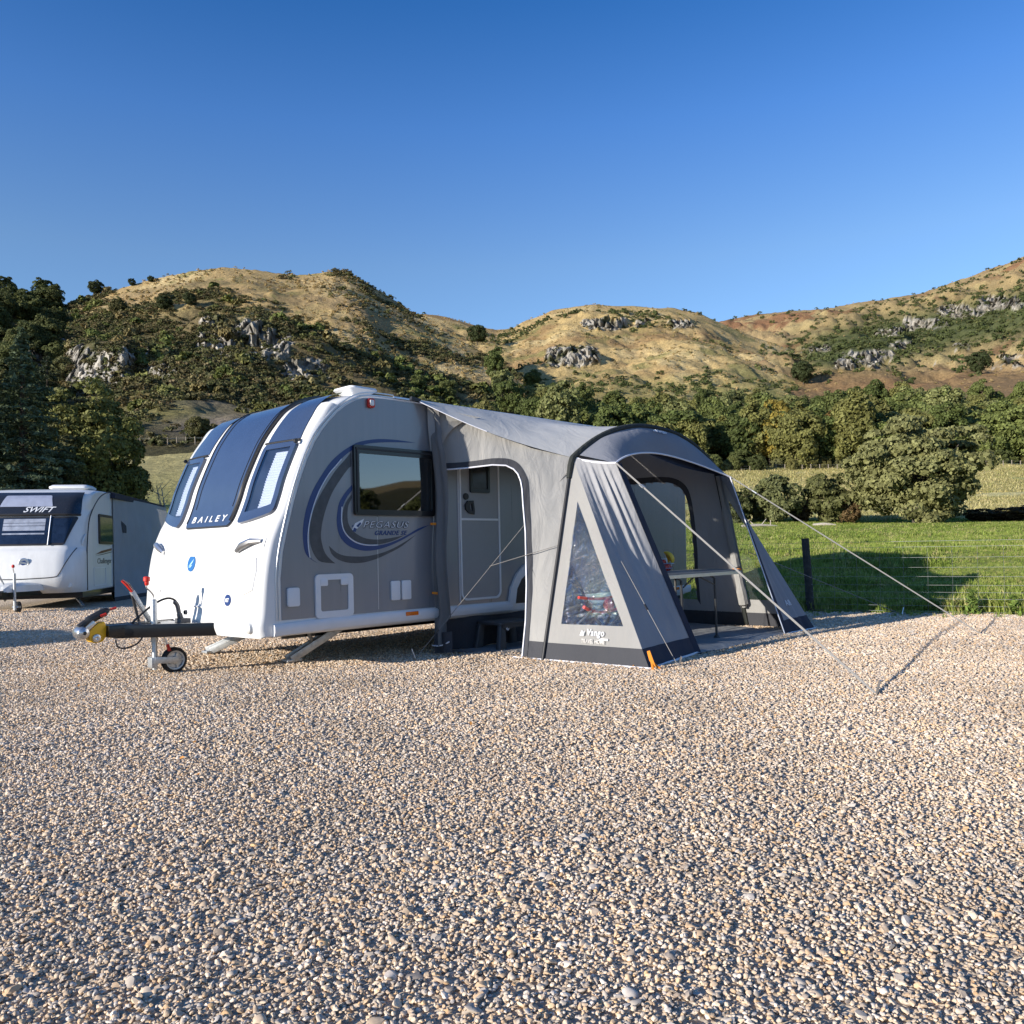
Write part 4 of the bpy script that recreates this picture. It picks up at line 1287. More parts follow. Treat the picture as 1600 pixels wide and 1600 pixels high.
glass2 = plain('dark_blue_acrylic', (.012, .02, .04), .06, var=.3, coat=.5)
hood2 = f2('front_roof_panel', band(1.0, 1.0, 1.95, 2.42), .012, plain('gloss_black_panel', (.02, .022, .028), .12, var=.1, coat=.5), nu=24, depth=.012)
f2('sunroof', band(.50, .43, 2.10, 2.34), .02, plain('pale_blind_behind_glass', (.32, .35, .45), .15, var=.1, coat=.6), hood2, rb=.1, ra=.03, depth=.01)
bm = bmesh.new(); tube(bm, [FS2(MID2 + x, 1.925, .03) for x in np.linspace(-1.0, 1.0, 30)], .028, 8); obj('brow_trim', bm, M['black_plastic'], hood2)
lettering('SWIFT', .16, lambda x, y, h: FS2(-.86 + x, 1.985 + y, .014 + h), M['white_decal'], hood2, width=.60, shear=.45, bold=.002)
fw = f2('front_window', band(.80, .985, 1.30, 1.89), .020, M['black_plastic'], nu=24, rb=.06, ra=.03, depth=.02)
f2('window_pane', lambda a, b: (MID2 + (-.50 + 1.0 * a), 1.33 + .53 * b), .024, glass2, fw)
f2('window_pane', lambda a, b: (MID2 + .55 + (.24 + .12 * b) * a, 1.34 + .51 * b), .024, glass2, fw)
f2('window_pane', lambda a, b: (MID2 - .55 - (.24 + .12 * b) * a, 1.34 + .51 * b), .024, glass2, fw)
bl = plain('grey_blind', (.30, .33, .40), .3, var=.25, scale=9, coat=.4)
for k, (z0, z1) in enumerate(((1.76, 1.84), (1.70, 1.75), (1.60, 1.69), (1.52, 1.55))):
    f2('window_blind', lambda a, b, z0=z0, z1=z1: (MID2 - .36 + .78 * a, z0 + (z1 - z0) * b), .026, bl, fw, nv=2)
bm = bmesh.new(); tube(bm, [FS2(MID2 + .51, z, .035) for z in (1.29, 1.5, 1.7, 1.90)], .012, 6); obj('window_bar', bm, M['alu'], fw)
bm = bmesh.new()
seam = [(-.13, 1.24), (-.25, .95), (-.36, .72), (-.45, .66), (-.8, .64), (-1.13, .63), (-1.5, .64), (-1.8, .66), (-1.9, .72), (-2.02, .95), (-2.13, 1.24)]
tube(bm, [FS2(p.x, p.y, .0) for p in catmull([(a, b, 0) for a, b in seam], 5)], .010, 6)
obj('locker_seam', bm, M['rubber_seal'], van2)
bm = bmesh.new(); c = FS2(-1.0, .955, .002); lathe(bm, c, -E2, [(.10, 0), (.10, .008), (.085, .012), (.08, .008), (0, .008)], 24); bd = obj('badge', bm, M['steel'], van2)
bm = bmesh.new()
slab(bm, [(-.06, .02), (.02, .05), (.065, .0), (.03, .01), (.0, .02)], lambda x, y, d: c - E2 * (.0085 + d) + D2 * x + EZ * y, 0, .003); slab(bm, [(.05, -.03), (-.02, -.055), (-.06, -.01), (-.03, -.015)], lambda x, y, d: c - E2 * (.0085 + d) + D2 * x + EZ * y, 0, .003)
obj('emblem', bm, M['navy_decal'], bd, smooth=False)
for s in (1, -1):
    bm = bmesh.new(); x = MID2 + s * 1.06
    tube(bm, catmull([FS2(x, 1.30, .0), FS2(x + .01 * s, 1.34, .06), FS2(x + .03 * s, 1.48, .06), FS2(x + .03 * s, 1.53, .0)], 5), .016, 8)
    obj('grab_handle', bm, M['white2'], van2)
    bm = bmesh.new(); lathe(bm, FS2(MID2 + s * .93, .47, -.01), -E2, [(0, .03), (.04, .026), (.05, 0)], 16); obj('corner_lamp', bm, M['lens'], van2)
# side
bm = bmesh.new()
tube(bm, [W2(a, .003, b) for a, b in [(p.x, p.y) for p in catmull([(a, b, 0) for a, b in [(.80, .36), (.81, 1.0), (.85, 1.35), (.99, 1.78), (1.2, 2.0), (1.5, 2.2), (1.9, 2.38), (2.4, 2.50), (2.7, 2.53)]], 5)]], .012, 6)
tube(bm, [W2(2.7, .012, 2.535), W2(6.4, .012, 2.54)], .018, 6)
obj('trim_strip', bm, M['rubber_seal'], van2)
bm = bmesh.new(); slab(bm, rrect(1.68, 2.80, 1.33, 1.99, .05), onside, .001, .03); s2 = obj('side_window', bm, M['black_plastic'], van2, bevel=.004)
bm = bmesh.new(); slab(bm, rrect(1.74, 2.74, 1.39, 1.93, .03), onside, .030, .034); obj('pane', bm, glass2, s2)
bm = bmesh.new(); ring_slab(bm, rrect(1.27, 2.22, .42, .82, .05), rrect(1.29, 2.20, .44, .80, .04), onside, .001, .010); obj('locker_door', bm, M['white2'], van2)
bm = bmesh.new(); slab(bm, [(1.42, 1.10), (1.9, 1.18), (2.75, 1.24), (2.75, 1.19), (1.9, 1.125)], onside, .001, .003); obj('side_stripe', bm, plain('maroon_stripe', (.10, .015, .02), .4), van2, smooth=False)
bm = bmesh.new(); slab(bm, [(1.42, 1.075), (1.9, 1.105), (2.75, 1.165), (2.75, 1.145), (1.9, 1.085)], onside, .001, .003); obj('side_stripe', bm, M['grey_decal'], van2, smooth=False)
lettering('Challenger', .17, lambda x, y, h: W2(2.15 + x, .001 + h, .90 + y), M['grey_decal'], van2, width=1.15, shear=.1)
bm = bmesh.new(); boxlathe(bm, 2.6, -.75, [(.30, .36, 2.56), (.36, .42, 2.60), (.36, .42, 2.64), (.30, .36, 2.68)]); obj('roof_vent', bm, M['white2'], van2)
bm = bmesh.new(); boxlathe(bm, 4.4, -1.1, [(.25, .25, 2.57), (.25, .25, 2.63)]); obj('roof_light', bm, M['white2'], van2)
bm = bmesh.new(); box(bm, .9, 6.6, -2.15, -.12, .20, .329); obj('chassis', bm, M['black'], van2)
for d in (-.42, -1.85):
    bm = bmesh.new(); beam(bm, W2(1.25, d - .0, .30), W2(.98, d + .28 * (1 if d > -1 else -1), .03), .06, .03); beam(bm, W2(1.9, d, .30), W2(1.3, d + .1, .16), .03, .03); obj('corner_steady', bm, M['galv'], van2)
bm = bmesh.new(); lathe(bm, W2(3.9, -.14, .32), D2, [(.0, .02), (.19, .05), (.29, .06), (.32, .04), (.32, -.1), (.0, -.12)], 28); obj('wheel', bm, M['rubber'], van2)
# drawbar, cover and jockey wheel
bm = bmesh.new(); beam(bm, W2(-.75, MID2, .36), W2(.6, -.65, .36), .06, .10); beam(bm, W2(-.75, MID2, .36), W2(.6, -1.6, .36), .06, .10); box(bm, -.95, -.6, MID2 - .05, MID2 + .05, .34, .44)
db2 = obj('drawbar', bm, M['black'], van2)
bm = bmesh.new()
rings = []
for t, hw, z1 in ((-.62, .06, .46), (-.5, .16, .54), (-.2, .32, .58), (.15, .46, .56), (.3, .5, .48)):
    rings.append([bm.verts.new(W2(t, MID2 + y, z)) for y, z in ((-hw, .40), (-hw, z1 - .05), (-hw * .7, z1), (hw * .7, z1), (hw, z1 - .05), (hw, .40))])
for a, b in zip(rings, rings[1:]):
    for k in range(6): bm.faces.new((a[k], a[(k + 1) % 6], b[(k + 1) % 6], b[k]))
bm.faces.new(rings[0]); bm.faces.new(rings[-1][::-1])
obj('drawbar_cover', bm, M['cream'], db2)
bm = bmesh.new(); lathe(bm, W2(-.95, MID2, .40), -E2, [(.05, 0), (.06, .05), (.05, .12), (0, .14)], 14); ht = obj('hitch_coupling', bm, M['yellow'], van2)
bm = bmesh.new(); tube(bm, [W2(-.98, MID2, .46), W2(-.75, MID2, .58)], .022, 8); obj('hitch_handle', bm, M['black_plastic'], ht)
jx, jy = -.50, -.93
bm = bmesh.new(); lathe(bm, W2(jx, jy, .06), EZ, [(.026, 0), (.026, .70), (0, .71)], 14); beam(bm, W2(jx, jy, .12), W2(jx + .16, jy, .11), .10, .04); j2 = obj('jockey_wheel', bm, M['galv'], van2)
bm = bmesh.new(); lathe(bm, W2(jx + .16, jy, .11), D2, [(0, .03), (.07, .032), (.105, .03), (.11, 0), (.105, -.03), (0, -.03)], 24); obj('jockey_tyre', bm, M['rubber'], j2)
bm = bmesh.new(); tube(bm, [W2(jx, jy, .76), W2(jx - .05, jy, .84), W2(jx - .05, jy, .88)], .008, 6); obj('jockey_crank', bm, M['steel'], j2)
bm = bmesh.new(); lathe(bm, W2(jx - .05, jy, .87), EZ, [(.02, 0), (.03, .03), (.02, .06), (0, .062)], 12); obj('crank_knob', bm, M['red'], j2)
bm = bmesh.new(); tube(bm, [W2(-.35, MID2, .45), W2(-.50, MID2 - .1, .82)], .016, 8); obj('handbrake_lever', bm, M['galv'], db2)

# its awning: a plain grey tent wall along the side (a thing of its own)
aw2 = empty('side_awning', W2(5.4, .9, 0), 'plain grey side awning with a dark roof strip on the white caravan behind', 'awning')
def aw(a, b):
    d = .02 + 1.6 * a
    z = .10 + b * (2.40 - .35 * a)
    return fold(W2(2.78, d, z), -E2, .05 * math.sin(PI * b) , 1.6, 2)
FARD = 2.4
bm = bmesh.new()
def awf(a, b):
    # front-facing end wall runs outwards, then the long wall goes back
    z = .10 + b * 2.36
    t = 2.82 + 5.4 * a
    d = .03 + .30 * min(1, a * 1.6) * (1 - .55 * b)
    return fold(W2(t, d, z), D2, .10 * math.sin(PI * min(1, b)) * min(1, a * 8), 1.9, 2)
grid(bm, awf, 40, 24); w_ = obj('side_wall', bm, fabric('pale_grey_awning_fabric', (.36, .365, .375), wr=.6), aw2, recalc=False)
bm = bmesh.new(); grid(bm, lambda a, b: awf(a, 0) + EZ * (-.10 + .10 * b), 30, 2); obj('mud_skirt', bm, M['tent_dark'], w_, recalc=False)
bm = bmesh.new(); slab(bm, [(2.70, 2.40), (2.72, 2.52), (8.3, 2.53), (8.3, 2.41)], onside, .015, .10); obj('roof_strip', bm, M['tent_navy'], aw2)
bm = bmesh.new(); grid(bm, lambda a, b: awf(.10 + .06 * a, .64 + .12 * b * (1 - .4 * a)) + D2 * .012, 4, 4); obj('vent_opening', bm, M['tent_dark'], w_, recalc=False)
FR[0] = W
# ================================================================== ground, hills
CAMZ = 1.04
# skyline survey: (bearing tangent, slope) of each hill crest
A = [(-0.7022, 0.318), (-0.6098, 0.314), (-0.5638, 0.304), (-0.5329, 0.302), (-0.5098, 0.309), (-0.4944, 0.3158), (-0.4558, 0.325), (-0.4171, 0.3334), (-0.3785, 0.3395), (-0.34, 0.3418), (-0.3016, 0.3395), (-0.2786, 0.3344), (-0.2517, 0.3323), (-0.2247, 0.3348), (-0.2093, 0.3368), (-0.1901, 0.3348), (-0.1787, 0.3292), (-0.1483, 0.3101), (-0.118, 0.2894), (-0.0876, 0.2703), (-0.0572, 0.252), (-0.0268, 0.2344), (0.0036, 0.2153), (0.0264, 0.2003), (0.0492, 0.1875), (0.0795, 0.1653), (0.12, 0.140), (.17, .113), (.22, .092), (.28, .068), (.34, .04), (.4, .0)]
B = [(-.30, .20), (-0.1801, 0.263), (-0.1181, 0.2848), (-0.0988, 0.2852), (-0.072, 0.28), (-0.049, 0.2734), (-0.03, 0.2668), (-0.0146, 0.2634), (0.0046, 0.2653), (0.0202, 0.2742), (0.0512, 0.2836), (0.0821, 0.2883), (0.1282, 0.2889), (0.159, 0.2867), (0.1974, 0.2844), (0.228, 0.2776), (0.2585, 0.2646), (0.2966, 0.2469), (0.3424, 0.2306), (0.3883, 0.2165), (0.4494, 0.196), (0.503, 0.17), (.62, .12), (.8, .05)]
C = [(0.05, 0.22), (0.1582, 0.2483), (0.2199, 0.2585), (0.2663, 0.2668), (0.3126, 0.2758), (0.3588, 0.2779), (0.3897, 0.2819), (0.4205, 0.2859), (0.4514, 0.2883), (0.4977, 0.295), (0.5442, 0.311), (0.5829, 0.324), (0.6217, 0.3401), (0.6837, 0.3604), (0.7763, 0.3738), (1.0, .36)]
# gravel boundary: fence line
BND = [(60, -20), (25, 2.0), (12, 8.6), (6.84, 11.25), (4.45, 12.44), (0, 14.7), (-3.5, 18.5), (-5.5, 24), (-12, 30), (-30, 36), (-80, 40)]


def vnoise(x, y, seed=0):
    """value noise, vectorised"""
    xi = np.floor(x).astype(np.int64); yi = np.floor(y).astype(np.int64)
    xf = x - xi; yf = y - yi
    def h(a, b):
        n = (a * 374761393 + b * 668265263 + seed * 974634541) & 0x7fffffff
        n = ((n ^ (n >> 13)) * 1274126177) & 0x7fffffff
        return ((n ^ (n >> 16)) & 0xffff) / 65535.0
    u = xf * xf * (3 - 2 * xf); v = yf * yf * (3 - 2 * yf)
    return (h(xi, yi) * (1 - u) + h(xi + 1, yi) * u) * (1 - v) + (h(xi, yi + 1) * (1 - u) + h(xi + 1, yi + 1) * u) * v


def fbm(x, y, octs=5, seed=0, gain=.5):
    s = 0; a = 1; t = 0
    for o in range(octs):
        s = s + a * vnoise(x * 2 ** o + 17.3 * o, y * 2 ** o - 9.1 * o, seed + o); t += a; a *= gain
    return s / t


def sstep(a, b, x):
    k = np.clip((x - a) / (b - a), 0, 1)
    return k * k * (3 - 2 * k)


def tabf(tab, x): return np.interp(x, [p[0] for p in tab], [p[1] for p in tab])


def bound_dist(x, y):
    """signed distance past the gravel edge (positive = grass side)"""
    best = np.full(np.shape(x), 1e9); sgn = np.ones(np.shape(x))
    for (x0, y0), (x1, y1) in zip(BND, BND[1:]):
        dx, dy = x1 - x0, y1 - y0; L2 = dx * dx + dy * dy
        k = np.clip(((x - x0) * dx + (y - y0) * dy) / L2, 0, 1)
        d = np.hypot(x - x0 - k * dx, y - y0 - k * dy)
        s = np.where((x - x0) * dy - (y - y0) * dx > 0, 1.0, -1.0)
        m = d < best
        best = np.where(m, d, best); sgn = np.where(m, s, sgn)
    return best * sgn


CLIFFS = [  # (bearing, half width, slope foot, slope top, strength)
    (-.555, .030, .215, .268, 1.0), (-.500, .040, .185, .262, 1.0), (-.452, .030, .205, .262, .7), (-.337, .050, .225, .290, 1.0), (-.285, .035, .222, .275, .9),
    (-.245, .035, .200, .235, 1.0), (-.415, .020, .200, .235, .8), (.075, .035, .215, .243, 1.0), (.115, .03, .258, .276, .9), (.15, .03, .26, .277, .7), (.205, .02, .258, .272, .8), (.43, .045, .205, .233, .9),
    (.37, .03, .225, .238, .7), (.50, .03, .250, .268, .9), (.545, .03, .262, .284, .95), (.59, .035, .272, .292, .9), (.60, .02, .200, .222, .9), (.455, .02, .243, .256, .8), (.50, .015, .205, .214, .6), (.47, .02, .228, .240, .7), (.545, .012, .225, .236, .7)]


def terrain(tb, Y, full=False):
    """height at bearing tangent tb and forward distance Y (arrays)"""
    x = tb * Y; y = Y
    s = bound_dist(x, y)
    wl = sstep(.05, -.30, tb)      # 1 on the left
    Yr = np.interp(Y, [0, 17, 35, 60, 80, 110, 140, 165, 190, 230, 330, 600, 2500], [.7, .72, 1.05, 1.75, 2.7, 5.6, 9.8, 13.9, 18.4, 27, 52, 70, 90])
    Yl = np.interp(Y, [0, 35, 60, 80, 130, 190, 330, 600, 2500], [.3, .8, 3.4, 6.6, 17.5, 30, 50, 60, 80])
    f = Yr * (1 - wl) + Yl * wl
    f = f + (fbm(x * .05, y * .05, 4, 5) - .5) * .012 * np.clip(Y, 0, 400)
    f = f * sstep(-.2, 5.5, s) + (fbm(x * .8, y * .8, 3, 8) - .5) * .16 * sstep(.3, 3, s) - .35 * (s < 0) * 1.0 + .02 * (s >= 0)
    z = f.copy()
    # hills
    def hill(tab, Yf, Yc, pw, z, nse, seed, warp=True):
        ec = tabf(tab, tb)
        zf = f * 1.0
        f0 = np.interp(Yf, [0, 17, 35, 60, 80, 110, 140, 165, 190, 230, 330], [.7, .72, 1.05, 1.75, 2.7, 5.6, 9.8, 13.9, 18.4, 27, 52]) * (1 - wl) + np.interp(Yf, [0, 35, 60, 80, 130, 190, 330], [.3, .8, 3.4, 6.6, 17.5, 30, 50]) * wl
        ef = (f0 - CAMZ) / Yf
        k = np.clip((Y - Yf) / (Yc - Yf), 0, 1)
        g = k ** pw
        e = ef + (ec - ef) * g
        if warp:
            for c, w, e0, e1, st in CLIFFS:
                wt = st * np.exp(-((tb - c + .012 * (fbm(Y * .05, tb * 60, 2, 3) - .5)) / w) ** 4)
                q = np.clip((e - e0) / (e1 - e0), 0, 1)
                q2 = sstep(.30, .62, q)
                e = np.where((e > e0) & (e < e1), e + (e0 + (e1 - e0) * q2 - e) * wt, e)
        hz = CAMZ + e * Y
        rr = sstep(0, .25, k) * (1 - .75 * sstep(.8, 1, k))
        hz = hz + ((fbm(x * .018, y * .018, 5, seed) - .5) * 16 + (fbm(x * .09, y * .09, 4, seed + 9, .6) - .5) * 6.0) * nse * rr
        zc = CAMZ + ec * Yc
        hz = np.where(Y > Yc, zc - (Y - Yc) * .55, hz)
        hz = np.where((Y < Yf) | (ec < ef), -50, hz)
        return hz
    fade = sstep(-2.3, -.9, tb)
    hA = hill(A, 120.0, np.interp(tb, [-.7, -.15, .12], [330, 380, 270]), .80, z, .8, 21)
    hB = hill(B, 265.0 + 0 * tb, 600.0 + 0 * tb, .72, z, 1.2, 31)
    hC = hill(C, 320.0 + 0 * tb, 1000.0 + 0 * tb, .66, z, 2.2, 41)
    out = np.maximum(np.maximum(z, hA), np.maximum(hB, hC))
    if full: return out, s, x, y, np.argmax(np.stack([z, hA, hB, hC]), axis=0)
    return out


def zt(x, y):
    """height under one point"""
    Y = max(y, 5.0)
    return float(terrain(np.array([x / Y]), np.array([Y]))[0])


# polar sheet: fine across the view, coarse round the back
tb = np.concatenate([np.tan(np.radians(np.linspace(-66, -38, 40)))[:-1], np.linspace(math.tan(R(-38)), math.tan(R(39)), 620), np.tan(np.radians(np.linspace(39, 80, 50)))[1:]])
Yv = np.concatenate([np.geomspace(9, 110, 120)[:-1], np.geomspace(110, 420, 400)[:-1], np.geomspace(420, 1150, 330), np.array([1400, 2500])])
TB, YY = np.meshgrid(tb, Yv)
Z, S, X, Yy, WH = terrain(TB, YY, True)
nr, nc = TB.shape
E_ = (Z - CAMZ) / YY
# slope steepness, for rock
gx = np.gradient(Z, axis=0) / np.maximum(np.gradient(YY, axis=0), 1e-3)
fine = fbm(X * .06, Yy * .06, 5, 51); fine2 = fbm(X * .25, Yy * .25, 3, 61); patch = fbm(X * .02, Yy * .03, 4, 71)


def mix(c, col, w):
    w = np.clip(w, 0, 1)[..., None]
    return c * (1 - w) + np.array(col) * w


col = np.zeros((nr, nc, 3)) + np.array((.24, .29, .065))            # fresh green field
col = mix(col, (.33, .34, .10), (fine - .4) * 2.4); col = mix(col, (.18, .24, .045), sstep(.55, .7, fine2))
# straw slope beyond the bushes
straw = sstep(70, 105, YY + (patch - .5) * 40)
col = mix(col, (.56, .50, .23), straw * (WH == 0))
col = mix(col, (.34, .36, .13), straw * (WH == 0) * sstep(.48, .66, fine) * .7)
col = mix(col, (.30, .25, .11), (WH == 0) * sstep(-.1, -.3, TB) * sstep(60, 90, YY) * .7)
# wood floor
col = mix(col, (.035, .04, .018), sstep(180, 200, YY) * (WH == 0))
# hill A
hA = (WH == 1)
dry = np.array((.40, .285, .13))
up = tabf([(-.7, .33), (-.53, .305), (-.45, .292), (-.36, .298), (-.30, .283), (-.25, .270), (-.19, .240), (-.15, .225), (-.12, .212), (-.05, .185), (.05, .165), (.2, .14)], TB)
uu = sstep(-.018, .018, E_ - up + (fine - .5) * .06)
scr = np.zeros((nr, nc, 3)) + np.array((.060, .055, .026)); scr = mix(scr, (.10, .085, .04), (fine2 - .3) * 2); scr = mix(scr, (.17, .13, .065), sstep(.55, .7, patch) * .8)
scr = mix(scr, (.13, .14, .05), sstep(.50, .62, fine) * .35)
drc = np.zeros((nr, nc, 3)) + dry; drc = mix(drc, (.52, .40, .20), sstep(.45, .7, fine)); drc = mix(drc, (.20, .16, .07), sstep(.56, .70, patch) * .8); drc = mix(drc, (.20, .185, .07), sstep(.54, .70, fbm(X * .06, Yy * .08, 5, 81, .65)) * .8); drc = mix(drc, (.27, .19, .10), sstep(.50, .66, fbm(X * .04, Yy * .1, 5, 85, .65)) * .65)
ca = scr * (1 - uu[..., None]) + drc * uu[..., None]
ca = mix(ca, (.19, .155, .14), np.exp(-((TB + .36) / .05) ** 2 - ((E_ - .165) / .022) ** 2) * 1.1)            # bare scree low on the slope
ca = mix(ca, (.17, .15, .06), np.exp(-((TB + .42) / .10) ** 2 - ((E_ - .172) / .012) ** 2))
col = np.where(hA[..., None], ca, col)
# hill B
hB = (WH == 2)
cb = np.zeros((nr, nc, 3)) + np.array((.41, .30, .135)); cb = mix(cb, (.51, .39, .19), sstep(.45, .7, fine)); cb = mix(cb, (.22, .13, .06), sstep(.56, .68, patch) * .7); cb = mix(cb, (.17, .165, .06), sstep(.54, .68, fbm(X * .06, Yy * .06, 5, 91, .65)) * .75); cb = mix(cb, (.30, .19, .09), sstep(.5, .7, fbm(X * .03, Yy * .04, 5, 95, .65)) * .5)
cb = mix(cb, (.17, .17, .06), sstep(.215, .185, E_) * .6)
col = np.where(hB[..., None], cb, col)
# hill C
hC = (WH == 3)
cc = np.zeros((nr, nc, 3)) + np.array((.33, .24, .12)); cc = mix(cc, (.23, .125, .065), sstep(.46, .66, fbm(X * .012, Yy * .02, 5, 97, .65))); cc = mix(cc, (.38, .29, .14), sstep(.52, .68, fine))
band_ = np.exp(-((E_ - (.235 + .18 * (TB - .42))) / .032) ** 2) * sstep(.30, .40, TB)
cc = mix(cc, (.075, .085, .035), band_ * 1.25 * sstep(.25, .5, fine + .2))
cc = mix(cc, (.19, .12, .06), sstep(.215, .195, E_) * .8)
col = np.where(hC[..., None], cc, col)
# rock on the steep faces
rock = np.zeros((nr, nc))
for c, w, e0, e1, st in CLIFFS:
    rock = np.maximum(rock, st * np.exp(-((TB - c + .02 * (fine2 - .5)) / w) ** 4) * np.exp(-((E_ - (e0 + e1) / 2) / ((e1 - e0) * .50)) ** 4))
rk = sstep(.46, .56, rock * (.25 + 1.15 * fbm(X * .20 / (YY / 330), Z * .20 / (YY / 330), 5, 101, .6))) * (WH > 0)
for c, w, e0, e1, st in CLIFFS[:1]: pass
rc = np.zeros((nr, nc, 3)) + np.array((.31, .29, .255)); rc = mix(rc, (.15, .14, .12), sstep(.4, .7, fbm(X * .5, Z * .35, 3, 111))); rc = mix(rc, (.46, .43, .375), sstep(.58, .70, fbm(X * .4 + 9, Z * .3, 3, 121)) * .9)
rc = mix(rc, (.085, .085, .04), sstep(.60, .68, fbm(X * .2, Z * .2, 3, 131)))
col = col * (1 - rk[..., None]) + rc * rk[..., None]
# push the rock faces in and out like broken columns
crag = 1.3 * np.abs(fbm(X * .22, Z * .16, 5, 141, .62) - .5) * 2 + .8 * np.abs(fbm(X * .7, Z * .55, 4, 151, .6) - .5) * 2 + .5 * vnoise(X * .9, Z * .9, 171)
pull = rk * (crag - .5) * np.clip(YY * .022, 2, 16)
k_ = 1 - pull / YY
Xp, Yp = X * k_, Yy * k_
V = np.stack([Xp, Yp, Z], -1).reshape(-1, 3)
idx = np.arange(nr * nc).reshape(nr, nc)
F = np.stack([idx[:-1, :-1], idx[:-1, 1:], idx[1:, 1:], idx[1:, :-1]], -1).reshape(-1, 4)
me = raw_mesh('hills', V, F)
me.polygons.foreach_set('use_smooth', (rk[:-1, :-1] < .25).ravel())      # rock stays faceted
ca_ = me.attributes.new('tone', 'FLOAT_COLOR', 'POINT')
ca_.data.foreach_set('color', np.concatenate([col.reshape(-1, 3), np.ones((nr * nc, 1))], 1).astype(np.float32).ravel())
ra_ = me.attributes.new('rock', 'FLOAT', 'POINT'); ra_.data.foreach_set('value', rk.astype(np.float32).ravel())

m, nt, b = new_mat('hillside')
at = N(nt, 'ShaderNodeAttribute', _attribute_name='tone'); ar = N(nt, 'ShaderNodeAttribute', _attribute_name='rock')
tc = N(nt, 'ShaderNodeTexCoord')
n1 = N(nt, 'ShaderNodeTexNoise', Scale=.9, Detail=8.0, Roughness=.7); nt.links.new(tc.outputs['Object'], n1.inputs['Vector'])
n2 = N(nt, 'ShaderNodeTexNoise', Scale=5.0, Detail=6.0, Roughness=.7); nt.links.new(tc.outputs['Object'], n2.inputs['Vector'])
mr = N(nt, 'ShaderNodeMapRange'); mr.inputs['From Min'].default_value = .3; mr.inputs['From Max'].default_value = .7; mr.inputs['To Min'].default_value = .52; mr.inputs['To Max'].default_value = 1.48
nt.links.new(n1.outputs['Fac'], mr.inputs['Value'])
mr2 = N(nt, 'ShaderNodeMapRange'); mr2.inputs['From Min'].default_value = .3; mr2.inputs['From Max'].default_value = .7; mr2.inputs['To Min'].default_value = .8; mr2.inputs['To Max'].default_value = 1.2
nt.links.new(n2.outputs['Fac'], mr2.inputs['Value'])
mm = N(nt, 'ShaderNodeMath', _operation='MULTIPLY'); nt.links.new(mr.outputs[0], mm.inputs[0]); nt.links.new(mr2.outputs[0], mm.inputs[1])
vm = N(nt, 'ShaderNodeVectorMath', _operation='SCALE'); nt.links.new(at.outputs['Color'], vm.inputs[0]); nt.links.new(mm.outputs[0], vm.inputs['Scale'])
nt.links.new(vm.outputs[0], b.inputs['Base Color'])
b.inputs['Roughness'].default_value = .95; b.inputs['Specular IOR Level'].default_value = .1
bp = N(nt, 'ShaderNodeBump', Strength=.9, Distance=.8); nt.links.new(n1.outputs['Fac'], bp.inputs['Height']); nt.links.new(bp.outputs['Normal'], b.inputs['Normal'])
tag(mesh_obj('hills', me, m), kind='structure')

# gravel sheet
rngx = np.linspace(-70, 62, 133); rngy = np.linspace(-45, 42, 88)
GX, GY = np.meshgrid(rngx, rngy)


def gz(x, y):
    return (fbm(x * .45, y * .45, 3, 161) - .5) * .05 * sstep(16, 8, np.abs(y)) 


# refine the sheet where it is seen
gx_ = np.concatenate([np.linspace(-70, -14, 29)[:-1], np.linspace(-14, 10, 97), np.linspace(10, 62, 27)[1:]]); gy_ = np.concatenate([np.linspace(-45, 0, 16)[:-1], np.linspace(0, 26, 105), np.linspace(26, 42, 9)[1:]])
GX, GY = np.meshgrid(gx_, gy_)
GS = bound_dist(GX, GY)
GZ_ = gz(GX, GY) - .5 * sstep(.05, 1.6, GS)
idx = np.arange(GX.size).reshape(GX.shape)
F = np.stack([idx[:-1, :-1], idx[:-1, 1:], idx[1:, 1:], idx[1:, :-1]], -1).reshape(-1, 4)
me = raw_mesh('ground', np.stack([GX, GY, GZ_], -1).reshape(-1, 3), F)
me.polygons.foreach_set('use_smooth', np.ones(len(me.polygons), bool))
m, nt, b = new_mat('gravel_bed')
tc = N(nt, 'ShaderNodeTexCoord')
vo = N(nt, 'ShaderNodeTexVoronoi', Scale=55.0); nt.links.new(tc.outputs['Object'], vo.inputs['Vector'])
rp = ramp(nt, [(0, (.52, .405, .29)), (.35, (.61, .48, .34)), (.6, (.45, .375, .29)), (.8, (.66, .54, .41)), (1, (.36, .30, .235))])
nt.links.new(vo.outputs['Color'], rp.inputs['Fac']); nt.links.new(rp.outputs['Color'], b.inputs['Base Color'])
b.inputs['Roughness'].default_value = .9
inv = N(nt, 'ShaderNodeMath', _operation='SUBTRACT'); inv.inputs[0].default_value = 1; nt.links.new(vo.outputs['Distance'], inv.inputs[1])
bp = N(nt, 'ShaderNodeBump', Strength=1.0, Distance=.03); nt.links.new(inv.outputs[0], bp.inputs['Height']); nt.links.new(bp.outputs['Normal'], b.inputs['Normal'])
tag(mesh_obj('ground', me, m), kind='structure')

